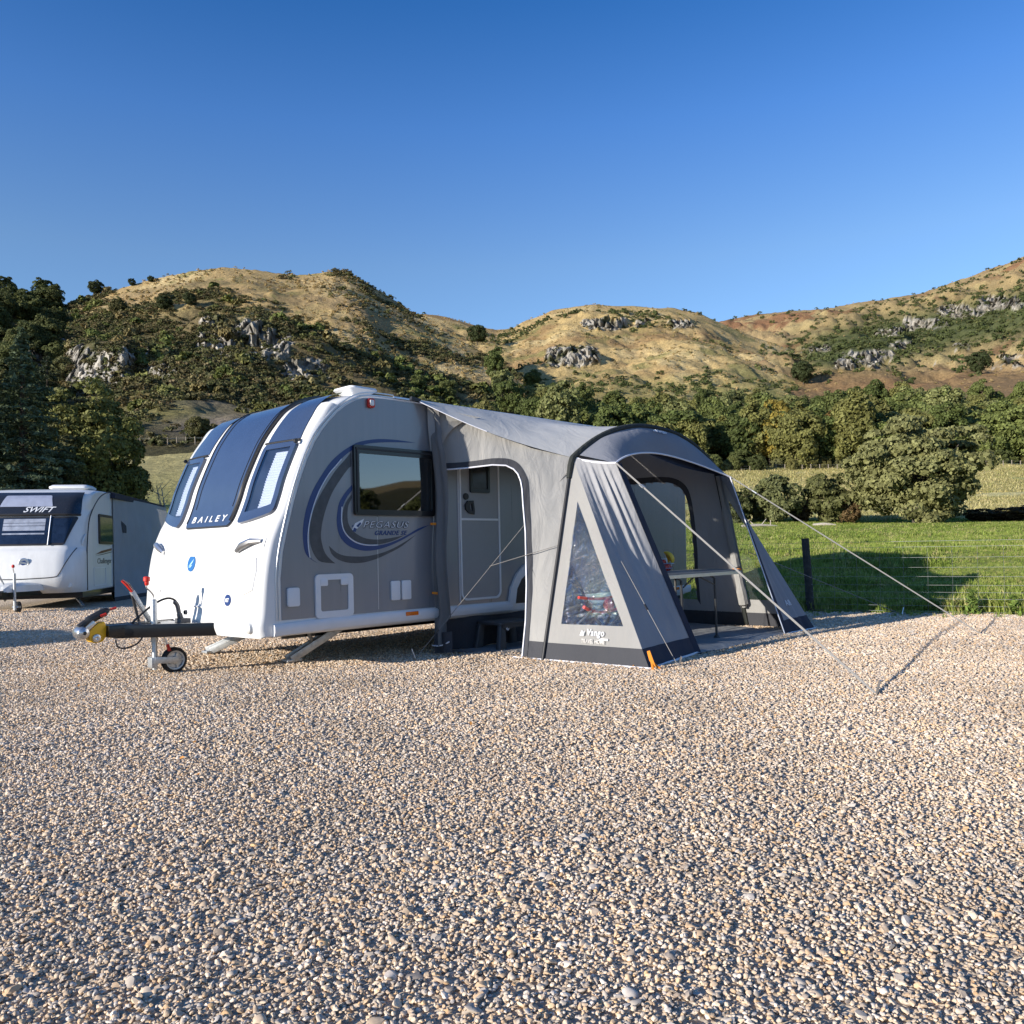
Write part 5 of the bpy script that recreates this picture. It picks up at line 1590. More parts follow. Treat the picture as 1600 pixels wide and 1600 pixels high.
# land behind and beside the viewpoint (mirrored in the caravan windows)
ph = np.radians(np.linspace(62, 294, 110)); rr_ = np.concatenate([np.geomspace(16, 260, 34)[:-1], np.geomspace(260, 1300, 30)])
PH, RR = np.meshgrid(ph, rr_)
bx, by = RR * np.sin(PH), RR * np.cos(PH)
dg = np.degrees(PH)
el = .062 + .03 * np.exp(-((dg - 86) / 12) ** 2) - .012 * np.exp(-((dg - 104) / 8) ** 2)
bz = -.3 + .006 * np.clip(RR - 20, 0, 240) + np.clip((RR - 240) / 500, 0, 1) ** .8 * el * 760 + (fbm(bx * .02, by * .02, 4, 301) - .5) * .05 * np.clip(RR, 0, 500)
bs_ = bound_dist(bx, by); bz = bz + 1.2 * sstep(0, 12, bs_)
bc = np.zeros(bx.shape + (3,)) + np.array((.15, .20, .04)); bc = mix(bc, (.07, .065, .03), sstep(230, 300, RR)); bc = mix(bc, (.30, .22, .10), sstep(480, 620, RR) * .8); bc = mix(bc, (.36, .31, .25), (bs_ < 0) * 1.0)
ix = np.arange(bx.size).reshape(bx.shape)
me = raw_mesh('meadow', np.stack([bx, by, bz], -1).reshape(-1, 3), np.stack([ix[:-1, :-1], ix[:-1, 1:], ix[1:, 1:], ix[1:, :-1]], -1).reshape(-1, 4))
me.polygons.foreach_set('use_smooth', np.ones(len(me.polygons), bool))
ca_ = me.attributes.new('tone', 'FLOAT_COLOR', 'POINT'); ca_.data.foreach_set('color', np.concatenate([bc.reshape(-1, 3), np.ones((bx.size, 1))], 1).astype(np.float32).ravel())
tag(mesh_obj('meadow', me, bpy.data.materials['hillside']), kind='structure')
# ================================================================== scatter by geometry nodes (only for what nobody could count)
def scatter(name, pts, rot, scl, idx, sources):
    me = bpy.data.meshes.new(name)
    n = len(pts)
    me.vertices.add(n); me.vertices.foreach_set('co', np.asarray(pts, np.float32).ravel())
    a = me.attributes.new('rot', 'FLOAT_VECTOR', 'POINT'); a.data.foreach_set('vector', np.asarray(rot, np.float32).ravel())
    a = me.attributes.new('scl', 'FLOAT_VECTOR', 'POINT'); a.data.foreach_set('vector', np.asarray(scl, np.float32).ravel())
    a = me.attributes.new('pick', 'INT', 'POINT'); a.data.foreach_set('value', np.asarray(idx, np.int32))
    o = bpy.data.objects.new(name, me); COL.objects.link(o)
    ng = bpy.data.node_groups.new(name, 'GeometryNodeTree')
    ng.interface.new_socket('Geometry', in_out='INPUT', socket_type='NodeSocketGeometry'); ng.interface.new_socket('Geometry', in_out='OUTPUT', socket_type='NodeSocketGeometry')
    gi = ng.nodes.new('NodeGroupInput'); go = ng.nodes.new('NodeGroupOutput')
    jn = ng.nodes.new('GeometryNodeJoinGeometry')
    for s in sources:
        oi = ng.nodes.new('GeometryNodeObjectInfo'); oi.inputs['Object'].default_value = s; oi.inputs['As Instance'].default_value = True
        ng.links.new(oi.outputs['Geometry'], jn.inputs[0])
    ip = ng.nodes.new('GeometryNodeInstanceOnPoints'); ip.inputs['Pick Instance'].default_value = True
    ng.links.new(gi.outputs[0], ip.inputs['Points']); ng.links.new(jn.outputs[0], ip.inputs['Instance'])
    for nm, ty, so in (('rot', 'FLOAT_VECTOR', 'Rotation'), ('scl', 'FLOAT_VECTOR', 'Scale'), ('pick', 'INT', 'Instance Index')):
        na = ng.nodes.new('GeometryNodeInputNamedAttribute'); na.data_type = ty; na.inputs['Name'].default_value = nm
        out = [x for x in na.outputs if x.enabled and x.name == 'Attribute'][0]
        ng.links.new(out, ip.inputs[so])
    ng.links.new(ip.outputs[0], go.inputs[0])
    md = o.modifiers.new('scatter', 'NODES'); md.node_group = ng
    return tag(o, kind='stuff')


def source(name, me, mats):
    o = bpy.data.objects.new(name, me)
    for m_ in mats: me.materials.append(m_)
    return o


# stones
m, nt, b = new_mat('gravel_stone')
oi = N(nt, 'ShaderNodeObjectInfo')
rp = ramp(nt, [(0, (0.536, 0.403, 0.281)), (.18, (0.676, 0.516, 0.364)), (.34, (0.511, 0.434, 0.351)), (.5, (0.715, 0.573, 0.422)), (.64, (0.599, 0.422, 0.262)), (.76, (0.548, 0.484, 0.422)), (.85, (0.817, 0.679, 0.543)), (.92, (0.357, 0.296, 0.242)), (.97, (0.689, 0.441, 0.230))], 'CONSTANT')
nt.links.new(oi.outputs['Random'], rp.inputs['Fac'])
tc = N(nt, 'ShaderNodeTexCoord'); nz = N(nt, 'ShaderNodeTexNoise', Scale=2.2, Detail=5.0); nt.links.new(tc.outputs['Object'], nz.inputs['Vector'])
mr = N(nt, 'ShaderNodeMapRange'); mr.inputs['To Min'].default_value = .7; mr.inputs['To Max'].default_value = 1.25; nt.links.new(nz.outputs['Fac'], mr.inputs['Value'])
pz = N(nt, 'ShaderNodeTexNoise', Scale=.7, Detail=5.0, Roughness=.65); nt.links.new(oi.outputs['Location'], pz.inputs['Vector'])      # dustier and cleaner areas
pr = N(nt, 'ShaderNodeMapRange'); pr.inputs['From Min'].default_value = .3; pr.inputs['From Max'].default_value = .7; pr.inputs['To Min'].default_value = .76; pr.inputs['To Max'].default_value = 1.18; nt.links.new(pz.outputs['Fac'], pr.inputs['Value'])
mm = N(nt, 'ShaderNodeMath', _operation='MULTIPLY'); nt.links.new(mr.outputs[0], mm.inputs[0]); nt.links.new(pr.outputs[0], mm.inputs[1])
vm = N(nt, 'ShaderNodeVectorMath', _operation='SCALE'); nt.links.new(rp.outputs['Color'], vm.inputs[0]); nt.links.new(mm.outputs[0], vm.inputs['Scale'])
nt.links.new(vm.outputs[0], b.inputs['Base Color']); b.inputs['Roughness'].default_value = .85; b.inputs['Specular IOR Level'].default_value = .3
stones = []
for k in range(9):
    bm = bmesh.new(); bmesh.ops.create_icosphere(bm, subdivisions=2, radius=1)
    sx, sy, sz = rng.uniform(.8, 1.25), rng.uniform(.65, 1.0), rng.uniform(.45, .75)
    for v in bm.verts:
        d = v.co.normalized(); q = d * 1.1 + Vector((k * 7.1, 0, 0))
        r_ = 1 + .38 * mnoise.noise(q) + .14 * mnoise.noise(q * 2.7)
        v.co = Vector((d.x * sx, d.y * sy, d.z * sz)) * r_
    # knock flat facets
    for _ in range(4):
        nn = Vector((rng.normal(), rng.normal(), rng.normal())).normalized(); lim = rng.uniform(.55, .8)
        for v in bm.verts:
            h = v.co.dot(nn)
            if h > lim: v.co -= nn * (h - lim)
    me = bpy.data.meshes.new('stone'); bm.to_mesh(me); bm.free()
    me.polygons.foreach_set('use_smooth', [True] * len(me.polygons)); me.set_sharp_from_angle(angle=R(32))
    stones.append(source('stone', me, [m]))
P_, SC = [], []
for y0, y1, dens, r0, r1 in ((1.45, 2.6, 9800, .0043, .0094), (2.6, 4.2, 8000, .0048, .0097), (4.2, 7.5, 4800, .0062, .0118), (7.5, 12.0, 2300, .0092, .0155), (12.0, 17.0, 900, .014, .022)):
    xw0, xw1 = -.72, .70
    # thinner, slightly coarser stones to both sides of the middle ground
    ns = int(5.6 * (y1 - y0) * dens * .5)
    ys = rng.uniform(y0, y1, ns); ex = 2.8 * rng.random(ns) ** 1.4; xs = np.where(rng.random(ns) < .5, xw0 * ys - ex, xw1 * ys + ex)
    kp = bound_dist(xs, ys) < .1; xs, ys = xs[kp], ys[kp]; ns = len(xs)
    P_.append(np.stack([xs, ys, gz(xs, ys) + rng.uniform(-.003, .008, ns)], 1)); s_ = np.exp(rng.uniform(math.log(r0), math.log(r1 * 1.25), ns)); SC.append(np.stack([s_, s_, s_], 1))
    A_r = (xw1 - xw0) * (y1 ** 2 - y0 ** 2) / 2
    n = int(A_r * dens)
    y = np.sqrt(rng.uniform(y0 ** 2, y1 ** 2, n)); x = rng.uniform(xw0, xw1, n) * y
    # leave out what the caravan body hides
    keep = (bound_dist(x, y) < .15)
    x, y = x[keep], y[keep]; n = len(x)
    P_.append(np.stack([x, y, gz(x, y) + rng.uniform(-.004, .009, n)], 1))
    s = np.exp(rng.uniform(math.log(r0 * .75), math.log(r1), n)); big = rng.random(n) < .03; s = np.where(big, s * 1.55, s)
    SC.append(np.stack([s, s, s], 1))
# odd larger stones in the nearest strip
n = 320
y = rng.uniform(1.5, 3.0, n); x = rng.uniform(-.72, .7, n) * y; s = rng.uniform(.014, .022, n)
P_.append(np.stack([x, y, gz(x, y) + .004], 1)); SC.append(np.stack([s, s, s * .8], 1))
P_ = np.concatenate(P_); SC = np.concatenate(SC); n = len(P_)
rot = np.stack([rng.normal(0, .35, n), rng.normal(0, .35, n), rng.uniform(0, 6.28, n)], 1)
scatter('gravel', P_, rot, SC, rng.integers(0, 9, n), stones)

# a few fallen leaves on the gravel
lm_ = raw_mesh('fallen_leaf', [(-.03, 0, 0), (0, -.016, .006), (.034, 0, .002), (0, .016, .008)], [(0, 1, 2, 3)])
lsrc = source('fallen_leaf', lm_, [plain('dry_leaf', (.55, .24, .05), .7, var=.4, scale=3)])
n = 46; y = rng.uniform(3.2, 10.5, n); x = rng.uniform(-.6, .66, n) * y
scatter('fallen_leaves', np.stack([x, y, gz(x, y) + .018], 1), np.stack([rng.normal(0, .4, n), rng.normal(0, .4, n), rng.uniform(0, 6.28, n)], 1), np.repeat(rng.uniform(.3, .65, n)[:, None], 3, 1), np.zeros(n, int), [lsrc])
# ================================================================== plants
def stand(tbv, e, y0=20.0):
    """where a sight line of bearing tbv and slope e meets the land: x, y, z"""
    Ys = np.geomspace(y0, 1100, 2600)
    zz = terrain(np.full(Ys.shape, tbv), Ys)
    hit = np.argmax((zz - CAMZ) / Ys >= e)
    if hit == 0: hit = int(np.argmax((zz - CAMZ) / Ys))
    return tbv * Ys[hit], Ys[hit], zz[hit]


def leaf_mat(name, base, trans=.25, use_obj=True, vary=.35, rand_ramp=None):
    m, nt, b = new_mat(name)
    out = nt.nodes['Material Output']
    oi = N(nt, 'ShaderNodeObjectInfo')
    at = N(nt, 'ShaderNodeAttribute', _attribute_name='tone')
    mr = N(nt, 'ShaderNodeMapRange'); mr.inputs['To Min'].default_value = 1 - vary; mr.inputs['To Max'].default_value = 1 + vary * 1.3
    nt.links.new(at.outputs['Fac'], mr.inputs['Value'])
    vm = N(nt, 'ShaderNodeVectorMath', _operation='SCALE'); nt.links.new(mr.outputs[0], vm.inputs['Scale'])
    if rand_ramp:
        rp = ramp(nt, rand_ramp); nt.links.new(oi.outputs['Random'], rp.inputs['Fac']); nt.links.new(rp.outputs['Color'], vm.inputs[0])
    elif use_obj:
        nt.links.new(oi.outputs['Color'], vm.inputs[0])
    else:
        vm.inputs[0].default_value = base
    nt.links.new(vm.outputs[0], b.inputs['Base Color']); b.inputs['Roughness'].default_value = .7; b.inputs['Specular IOR Level'].default_value = .25
    tr = N(nt, 'ShaderNodeBsdfTranslucent'); nt.links.new(vm.outputs[0], tr.inputs['Color'])
    mx = N(nt, 'ShaderNodeMixShader', Fac=trans); nt.links.new(b.outputs[0], mx.inputs[1]); nt.links.new(tr.outputs[0], mx.inputs[2]); nt.links.new(mx.outputs[0], out.inputs[0])
    return m


LEAF = leaf_mat('tree_leaves', None)
SHRUB = leaf_mat('shrub_leaves', None, rand_ramp=[(0, (.105, .088, .036)), (.25, (.078, .084, .030)), (.5, (.13, .10, .046)), (.7, (.090, .105, .034)), (.88, (.15, .14, .05)), (1, (.19, .14, .07))], trans=.15)
HEATH = leaf_mat('heath_leaves', None, rand_ramp=[(0, (.050, .065, .020)), (.4, (.075, .09, .03)), (.7, (.065, .085, .025)), (1, (.11, .12, .04))], trans=.15)
GRASS = leaf_mat('grass_blades', None, rand_ramp=[(0, (.18, .25, .04)), (.4, (.25, .32, .06)), (.7, (.31, .36, .08)), (.88, (.40, .39, .13)), (1, (.50, .43, .20))], trans=.35, vary=.2)


def leaves_mesh(name, C, Nn, size, r=rng, aspect=1.5):
    """one rhombus per leaf; C centres (n,3), Nn rough outward normals"""
    n = len(C)
    v = Nn + r.normal(0, .55, (n, 3)); v /= np.linalg.norm(v, axis=1, keepdims=True) + 1e-9
    a = np.cross(v, r.normal(0, 1, (n, 3))); a /= np.linalg.norm(a, axis=1, keepdims=True) + 1e-9
    b = np.cross(v, a)
    s = (size * np.exp(r.normal(0, .3, n)))[:, None]
    V = np.stack([C - a * s * aspect / 2, C - b * s / 2, C + a * s * aspect / 2, C + b * s / 2], 1).reshape(-1, 3)
    F = np.arange(n * 4).reshape(n, 4)
    me = raw_mesh(name, V, F)
    t = me.attributes.new('tone', 'FLOAT', 'FACE'); t.data.foreach_set('value', r.uniform(0, 1, n).astype(np.float32))
    return me


def crown_points(nc, nl, rx, rz, z0, cr=.30, seed=0, low=False):
    """leaf centres: nc clumps of nl leaves in a crown of half width rx, half height rz, centre height z0"""
    r = np.random.default_rng(seed)
    u = r.normal(0, 1, (nc, 3)); u /= np.linalg.norm(u, axis=1, keepdims=True)
    if not low: u[:, 2] = np.where(u[:, 2] < -.6, -u[:, 2] * .5, u[:, 2])
    rad = r.uniform(.45, 1.0, nc) ** .6
    lump = 1 + .22 * np.sin(3.1 * np.arctan2(u[:, 1], u[:, 0]) + seed) * np.cos(2.3 * u[:, 2] + seed) + r.normal(0, .07, nc)
    cc = u * (rad * lump)[:, None] * .80
    cr_ = cr * r.uniform(.65, 1.35, nc)
    P_, N_ = [], []
    for k in range(nc):
        q = r.normal(0, 1, (nl, 3)); q /= np.linalg.norm(q, axis=1, keepdims=True)
        # more leaves on the upper and outer side of a clump
        bias = q + u[k] * .6 + np.array([0, 0, .5]); bias /= np.linalg.norm(bias, axis=1, keepdims=True)
        rr = r.uniform(.55, 1.0, nl)[:, None] ** .5
        P_.append(cc[k] + bias * rr * cr_[k] * np.array([1, 1, .75])); N_.append(bias)
    P_ = np.concatenate(P_) * np.array([rx, rx, rz]) + np.array([0, 0, z0]); N_ = np.concatenate(N_)
    return P_, N_


def trunk_mesh(name, h, r0, spread, nb, seed, z_top):
    r = random.Random(seed)
    bm = bmesh.new()
    lean = Vector((r.uniform(-.05, .05), r.uniform(-.05, .05), 0))
    pts = [Vector((0, 0, -.4)), Vector((0, 0, 0)), Vector((lean.x * h, lean.y * h, h * .4)), Vector((lean.x * h * 2, lean.y * h * 1.5, h * .8))]
    tube(bm, catmull(pts, 4), [r0 * 1.25 * (1 - .75 * k / 12) for k in range(13)], 8)
    for k in range(nb):
        a = 2 * PI * k / nb + r.uniform(-.4, .4); z = h * r.uniform(.22, .6)
        b0 = Vector((lean.x * z * 2, lean.y * z * 2, z)); d = Vector((math.cos(a), math.sin(a), r.uniform(.3, .9))).normalized()
        L = spread * r.uniform(.6, .95)
        tube(bm, catmull([b0, b0 + d * L * .5 + Vector((0, 0, .05 * L)), b0 + d * L + Vector((0, 0, .2 * L))], 4), [r0 * .45 * (1 - .85 * q / 8) for q in range(9)], 6)
    me = bpy.data.meshes.new(name); bm.to_mesh(me); bm.free(); me.materials.append(M['bark'])
    me.polygons.foreach_set('use_smooth', [True] * len(me.polygons))
    return me


def make_kind(nm, nc, nl, rx, rz, z0, leaf, cr, seed, r0=.22, low=False):
    C_, N_ = crown_points(nc, nl, rx, rz, z0, cr, seed, low)
    cm_ = leaves_mesh(nm + '_crown', C_, N_, leaf); cm_.materials.append(LEAF)
    tm_ = trunk_mesh(nm + '_trunk', z0 + rz * .3, r0, rx, 6, seed, z0)
    return cm_, tm_


def place_tree(kind, name, loc, s, label, col, group=None, sz=None, rz=None, cat='tree'):
    e = empty(name, loc, label, cat, group, rz if rz is not None else random.uniform(0, 6.28))
    for me_, nm in ((kind[0], 'crown'), (kind[1], 'trunk')):
        o = bpy.data.objects.new(nm, me_); COL.objects.link(o); o.parent = e; o.scale = (s, s, sz or s)
        if nm == 'crown': o.color = (*col, 1)
    return e


KINDS_ = [make_kind('broadleaf', 72, 120, 3.9, 4.3, 4.5, .29, .31, 200 + k, .22, True) for k in range(5)]
KTALL = [make_kind('tall_broadleaf', 72, 120, 3.3, 5.3, 5.6, .29, .31, 220 + k, .22, True) for k in range(3)]
GREENS = [((.088, .105, .032), 'dark green'), ((.125, .14, .044), 'mid green'), ((.19, .19, .078), 'pale olive'), ((.16, .15, .05), 'dull olive'), ((.27, .20, .045), 'yellowing'), ((.23, .13, .05), 'rust tinged')]

# the wood at the foot of the hills
rt = np.random.default_rng(5)
n_wood = 0
for row, (y0, h0, h1) in enumerate(((190, 1.2, 1.75), (202, 1.25, 1.6), (218, 1.2, 1.6), (236, 1.15, 1.55), (256, 1.1, 1.5), (280, 1.0, 1.45))):
    step = (.0245, .026, .027, .028, .030, .032)[row]
    for tbv in np.arange(.045 + row * -.012, .80, step):
        tbv = tbv + rt.uniform(-.011, .011); y = y0 + rt.uniform(-7, 9) + max(0, .12 - tbv) * 150 * 0
        x = tbv * y; z = zt(x, y) - .3
        s = rt.uniform(h0, h1) * (.82 if tbv < .12 else 1)
        ci = rt.choice(6, p=[.27, .30, .20, .17, .035, .025])
        kd = KTALL[rt.integers(3)] if rt.random() < .3 else KINDS_[rt.integers(5)]
        g = GREENS[ci]; c = np.array(g[0]) * rt.uniform(.85, 1.25) * np.array([.95, 1, .9])
        place_tree(kd, 'wood_tree', (x, y, z), s, g[1] + ' crowned tree in the wood at the foot of the hills', tuple(c), g[1] + ' trees of the wood')
        n_wood += 1
# underwood along the edge of the wood
for k in range(46):
    tbv = .19 + .0125 * k + rt.uniform(-.006, .006); y = rt.uniform(181, 189); x = tbv * y
    place_tree(KINDS_[rt.integers(5)], 'wood_bush', (x, y, zt(x, y) - .6), rt.uniform(.32, .62), 'low bush along the lower edge of the wood', tuple(np.array(GREENS[rt.integers(0, 4)][0]) * rt.uniform(.7, 1.1)), 'bushes along the edge of the wood', cat='bush')
# looser trees on the flank to the left of the wood
for k in range(26):
    tbv = rt.uniform(-.11, .09); e = rt.uniform(.115, .165) + max(0, -tbv) * .25
    x, y, z = stand(tbv, e, 100)
    c = np.array(GREENS[rt.integers(0, 4)][0]) * rt.uniform(.85, 1.15)
    place_tree(KINDS_[rt.integers(5)], 'hill_tree', (x, y, z - .3), rt.uniform(.35, .75), 'small green tree scattered on the shaded flank left of the wood', tuple(c), 'small trees on the hill flank')
# trees massed on the hill at the left edge
for k in range(80):
    tbv = rt.uniform(-.70, -.535); e = rt.uniform(.19, .312) - max(0, tbv + .57) * .5
    x, y, z = stand(tbv, e, 110)
    gi = rt.integers(0, 4) if e < .25 else rt.integers(0, 2)
    c = np.array(GREENS[gi][0]) * rt.uniform(.6, .95)
    place_tree(KINDS_[rt.integers(5)], 'hill_tree', (x, y, z - .4), rt.uniform(.8, 1.3) * y / 300, 'dark green tree massed on the hill at the left edge', tuple(c), 'trees on the left hill')
# single trees one can tell apart on the hills
for u, v, hpx, lab in ((150, 462, 28, 'round dark twin tree standing on the left hill skyline'), (206, 447, 14, 'small round tree on the skyline right of the twin tree'), (236, 442, 13, 'thin upright little tree on the skyline near the hilltop'),
                       (256, 487, 31, 'dark round tree below the hilltop, left of a similar one'), (297, 479, 25, 'dark round tree on straw grass under the hilltop'), (185, 492, 30, 'brownish loose tree on the slope below the skyline twin tree'),
                       (746, 540, 38, 'large dark tree alone in the gully between two hills'), (1530, 585, 42, 'dark round tree on the heather slope at the right'), (310, 690, 48, 'green tree just above the roof edge of the big caravan'),
                       (785, 620, 42, 'round grey green tree above the tent roof on the dark flank'), (1255, 600, 42, 'grey green pointed tree above the wood under the crag')):
    tbv = (u - 800 - (v - 800) * .021) / 1300; e = (873.3 - (u - 21.4) * .0209 - v) / 1300
    x, y, z = stand(tbv, e, 60 if u != 310 else 75)
    s = hpx / 1300 * y / 9.6
    place_tree(KINDS_[rt.integers(5)], 'lone_tree', (x, y, z - .1 * s), s, lab, (.045, .058, .02) if u not in (185, 310) else (.10, .095, .035), sz=s * .97)

# trees across the field to the right, mirrored in the caravan window
for dgr, r_, s in ((88, 120, .9), (92, 70, .7), (95, 150, 1.2), (97, 110, .8), (100, 60, .6), (103, 140, 1.1), (106, 90, .9), (90, 160, 1.3)):
    x, y = r_ * math.sin(R(dgr)), r_ * math.cos(R(dgr))
    place_tree(KINDS_[rt.integers(5)], 'field_tree', (x, y, .9 + .006 * max(0, r_ - 20)), s, 'tree across the field beyond the right picture edge, mirrored in the side window', (.09, .10, .03), 'trees beyond the right edge')

# the broad oak and the bushes in the field
C_, N_ = crown_points(190, 180, 6.5, 5.1, 4.7, .185, 300, True)
cm_ = leaves_mesh('oak_crown', C_, N_, .24); cm_.materials.append(LEAF)
x, y = .487 * 75, 75
place_tree((cm_, trunk_mesh('oak_trunk', 6.0, .5, 5.5, 9, 31, 5)), 'oak_tree', (x, y, zt(x, y)), 1.0, 'broad spreading pale olive tree alone in the field', (.19, .19, .075), rz=.4, sz=1.02)
BUSH = [make_kind('field_bush', 80, 90, 2.3, 2.5, 2.3, .20, .30, 310 + k, .12, True) for k in range(3)]
for tbv, y, s, c, lab in ((.318, 80, 1.0, (.14, .15, .06), 'grey green bush in the field, left of a darker bush'), (.376, 80, .98, (.11, .115, .04), 'dark olive bush between the grey green bush and the broad tree'), (.293, 82, .62, (.085, .085, .035), 'low bush half hidden by the tent edge'),
                          (.345, 81, .55, (.08, .055, .028), 'low brownish bush between two taller field bushes'), (.405, 79, .50, (.15, .10, .045), 'small rusty bush at the foot of the broad tree'), (.268, 80, .7, (.08, .09, .03), 'round bush just behind the tent wing'),
                          (.60, 79, .80, (.095, .070, .042), 'dark low bramble at the right field edge'), (.64, 77, .85, (.085, .07, .04), 'dark bramble at the far right edge of the picture'), (.563, 80, .70, (.08, .065, .035), 'dark low bramble right of the broad tree')):
    place_tree(BUSH[rt.integers(3)], 'field_bush', (tbv * y, y, zt(tbv * y, y)), s, lab, c, cat='bush', sz=s * (.40 if 'bramble' in lab else 1))


# conifers and dark trees behind the white caravan
def spruce_mesh(h, rad, seed):
    r = np.random.default_rng(seed)
    P_, N_ = [], []
    z = .6
    while z < h:
        k = (h - z) / h; L = rad * (k ** .85) * r.uniform(.8, 1.1)
        nb = int(7 + 5 * k)
        for j in range(nb):
            a = 2 * PI * j / nb + r.uniform(-.4, .4); LL = L * r.uniform(.7, 1.1)
            m_ = max(10, int(190 * LL / rad))
            s = r.uniform(.12, 1, m_) ** .7
            dr = np.array([math.cos(a), math.sin(a), 0]); sd = np.array([-math.sin(a), math.cos(a), 0])
            w = r.normal(0, .16, m_) * LL * (1.15 - s)
            p = dr * (s * LL)[:, None] + sd * w[:, None]
            p[:, 2] += z + .12 * LL - .34 * LL * s ** 1.5 + .16 * LL * s ** 3 - np.abs(r.normal(0, .10, m_))
            P_.append(p); N_.append(np.tile(np.array([dr[0] * .4, dr[1] * .4, 1.0]), (m_, 1)))
        z += h * .040 * (0.6 + .6 * k)
    P_ = np.concatenate(P_); N_ = np.concatenate(N_)
    me_ = leaves_mesh('spruce_crown', P_, N_, .085, r, 2.8); me_.materials.append(LEAF)
    bm = bmesh.new(); tube(bm, [(0, 0, -.4), (0, 0, h * .5), (0, 0, h * .97)], [rad * .075, rad * .05, .02], 8)
    tm = bpy.data.meshes.new('spruce_trunk'); bm.to_mesh(tm); bm.free(); tm.materials.append(M['bark'])
    return me_, tm


SPR = spruce_mesh(10.5, 3.6, 401); SPR2 = spruce_mesh(12.5, 4.2, 402)
for tbv, y, s, kd, c, lab in ((-.585, 37, 1.0, SPR, (.12, .155, .085), 'tall blue green spruce behind the white caravan'), (-.66, 35, 1.0, SPR2, (.10, .13, .07), 'tall dark spruce cut by the left picture edge'), (-.555, 48, .86, SPR2, (.045, .058, .028), 'dark conifer right behind the blue green spruce'), (-.62, 46, .80, SPR2, (.05, .062, .03), 'dark conifer behind between the two tall spruces')):
    place_tree(kd, 'spruce_tree', (tbv * y, y, zt(tbv * y, y)), s, lab, c)
DK = [make_kind('dark_broadleaf', 150, 260, 3.0, 4.2, 4.2, .12, .25, 420 + k, .2, True) for k in range(2)]
for tbv, y, s, c, lab in ((-.505, 42, .97, (.15, .155, .045), 'dark leafy tree to the right of the spruces'), (-.545, 40, .72, (.11, .11, .045), 'dark bushy tree at the foot of the spruces'), (-.478, 45, .60, (.085, .09, .03), 'small dark tree beside the shaded field'), (-.60, 39, .55, (.085, .08, .035), 'dark undergrowth bush directly behind the white caravan roof')):
    place_tree(DK[rt.integers(2)], 'dark_tree', (tbv * y, y, zt(tbv * y, y) - .2), s, lab, c)
for k, (tbv, y) in enumerate(((-.86, 40), (-.80, 52), (-.74, 60), (-.95, 46))):
    place_tree(SPR2, 'spruce_tree', (tbv * y, y, 1.0), 1.0 + .1 * k, 'tall spruce of the row beyond the left picture edge', (.04, .05, .025), 'spruces beyond the left edge')

# scrub, gorse and heather over the slopes
def clump_src(name, mat, seed, nl=130, leaf=.26):
    r = np.random.default_rng(seed)
    C_, N_ = crown_points(9, nl // 9, 1.0, .8, .55, .42, seed)
    return source(name, leaves_mesh(name, C_, N_, leaf, r), [mat])


def pick_cells(weight, n):
    w = weight.ravel(); w = w / w.sum()
    i = rt.choice(w.size, n, p=w)
    j = np.stack([Xp.ravel()[i], Yp.ravel()[i], Z.ravel()[i]], 1)
    dx = np.gradient(Xp, axis=1).ravel()[i]; dy = np.gradient(Yp, axis=0).ravel()[i]; dz = np.gradient(Z, axis=0).ravel()[i]
    a = rt.uniform(-.5, .5, n); b_ = rt.uniform(-.5, .5, n)
    j[:, 0] += dx * a; j[:, 1] += dy * b_; j[:, 2] += dz * b_
    return j


area = np.abs(np.gradient(Xp, axis=1) * np.hypot(np.gradient(Yp, axis=0), np.gradient(Z, axis=0)))
vis = (np.abs(TB) < .68)
gul = fbm(X * .05, Yy * .05, 4, 201); gul2 = fbm(X * .022, Yy * .03, 4, 211)
wA = area * vis * hA * (1 - uu) * sstep(.28, .50, gul) * (1 - .8 * sstep(.60, .74, patch)) * (1 - .75 * rk) * (.22 * sstep(.12, .15, E_) + .78 * sstep(.165, .20, E_ + (fine - .5) * .05)) * (1 - np.clip(np.exp(-((TB + .36) / .05) ** 2 - ((E_ - .165) / .022) ** 2) * 1.3, 0, 1))
wA2 = area * vis * hA * uu * (sstep(.60, .72, gul2) + .35 * sstep(-.25, -.12, TB) * sstep(.48, .60, gul)) * (1 - rk)
wB = area * vis * hB * (sstep(.58, .68, gul2) + .5 * sstep(.215, .19, E_)) * (1 - rk * .5)
wC = area * vis * hC * (band_ * 1.2 + .25 * sstep(.6, .7, gul2)) * (1 - .65 * rk)
srcs = [clump_src('gorse_clump', SHRUB, 500 + k) for k in range(5)]
def do_scatter(name, w, n, s0, s1, srcs):
    p = pick_cells(w, n); s = np.exp(rt.uniform(math.log(s0), math.log(s1), n))
    p[:, 2] -= .15 * s
    scatter(name, p, np.stack([rt.normal(0, .12, n), rt.normal(0, .12, n), rt.uniform(0, 6.28, n)], 1), np.stack([s, s, s * rt.uniform(.7, 1.1, n)], 1), rt.integers(0, len(srcs), n), srcs)
do_scatter('gorse_scrub', wA * (1 - .6 * sstep(-.25, -.10, TB)), 27000, .5, 1.55, srcs)
do_scatter('pale_shrubs', wA, 420, 1.6, 3.2, [clump_src('pale_clump', leaf_mat('pale_shrub_leaves', None, rand_ramp=[(0, (.17, .17, .05)), (.5, (.12, .15, .04)), (.8, (.22, .17, .07)), (1, (.25, .22, .10))]), 540 + k, 220, .3) for k in range(3)])
do_scatter('hilltop_shrubs', wA2, 1500, .5, 1.6, srcs)
hs = [clump_src('heath_clump', HEATH, 520 + k) for k in range(4)]
TUSS = leaf_mat('tussock_blades', None, rand_ramp=[(0, (.30, .22, .09)), (.4, (.42, .31, .14)), (.7, (.50, .38, .19)), (.85, (.24, .20, .075)), (1, (.17, .16, .06))], trans=.2)
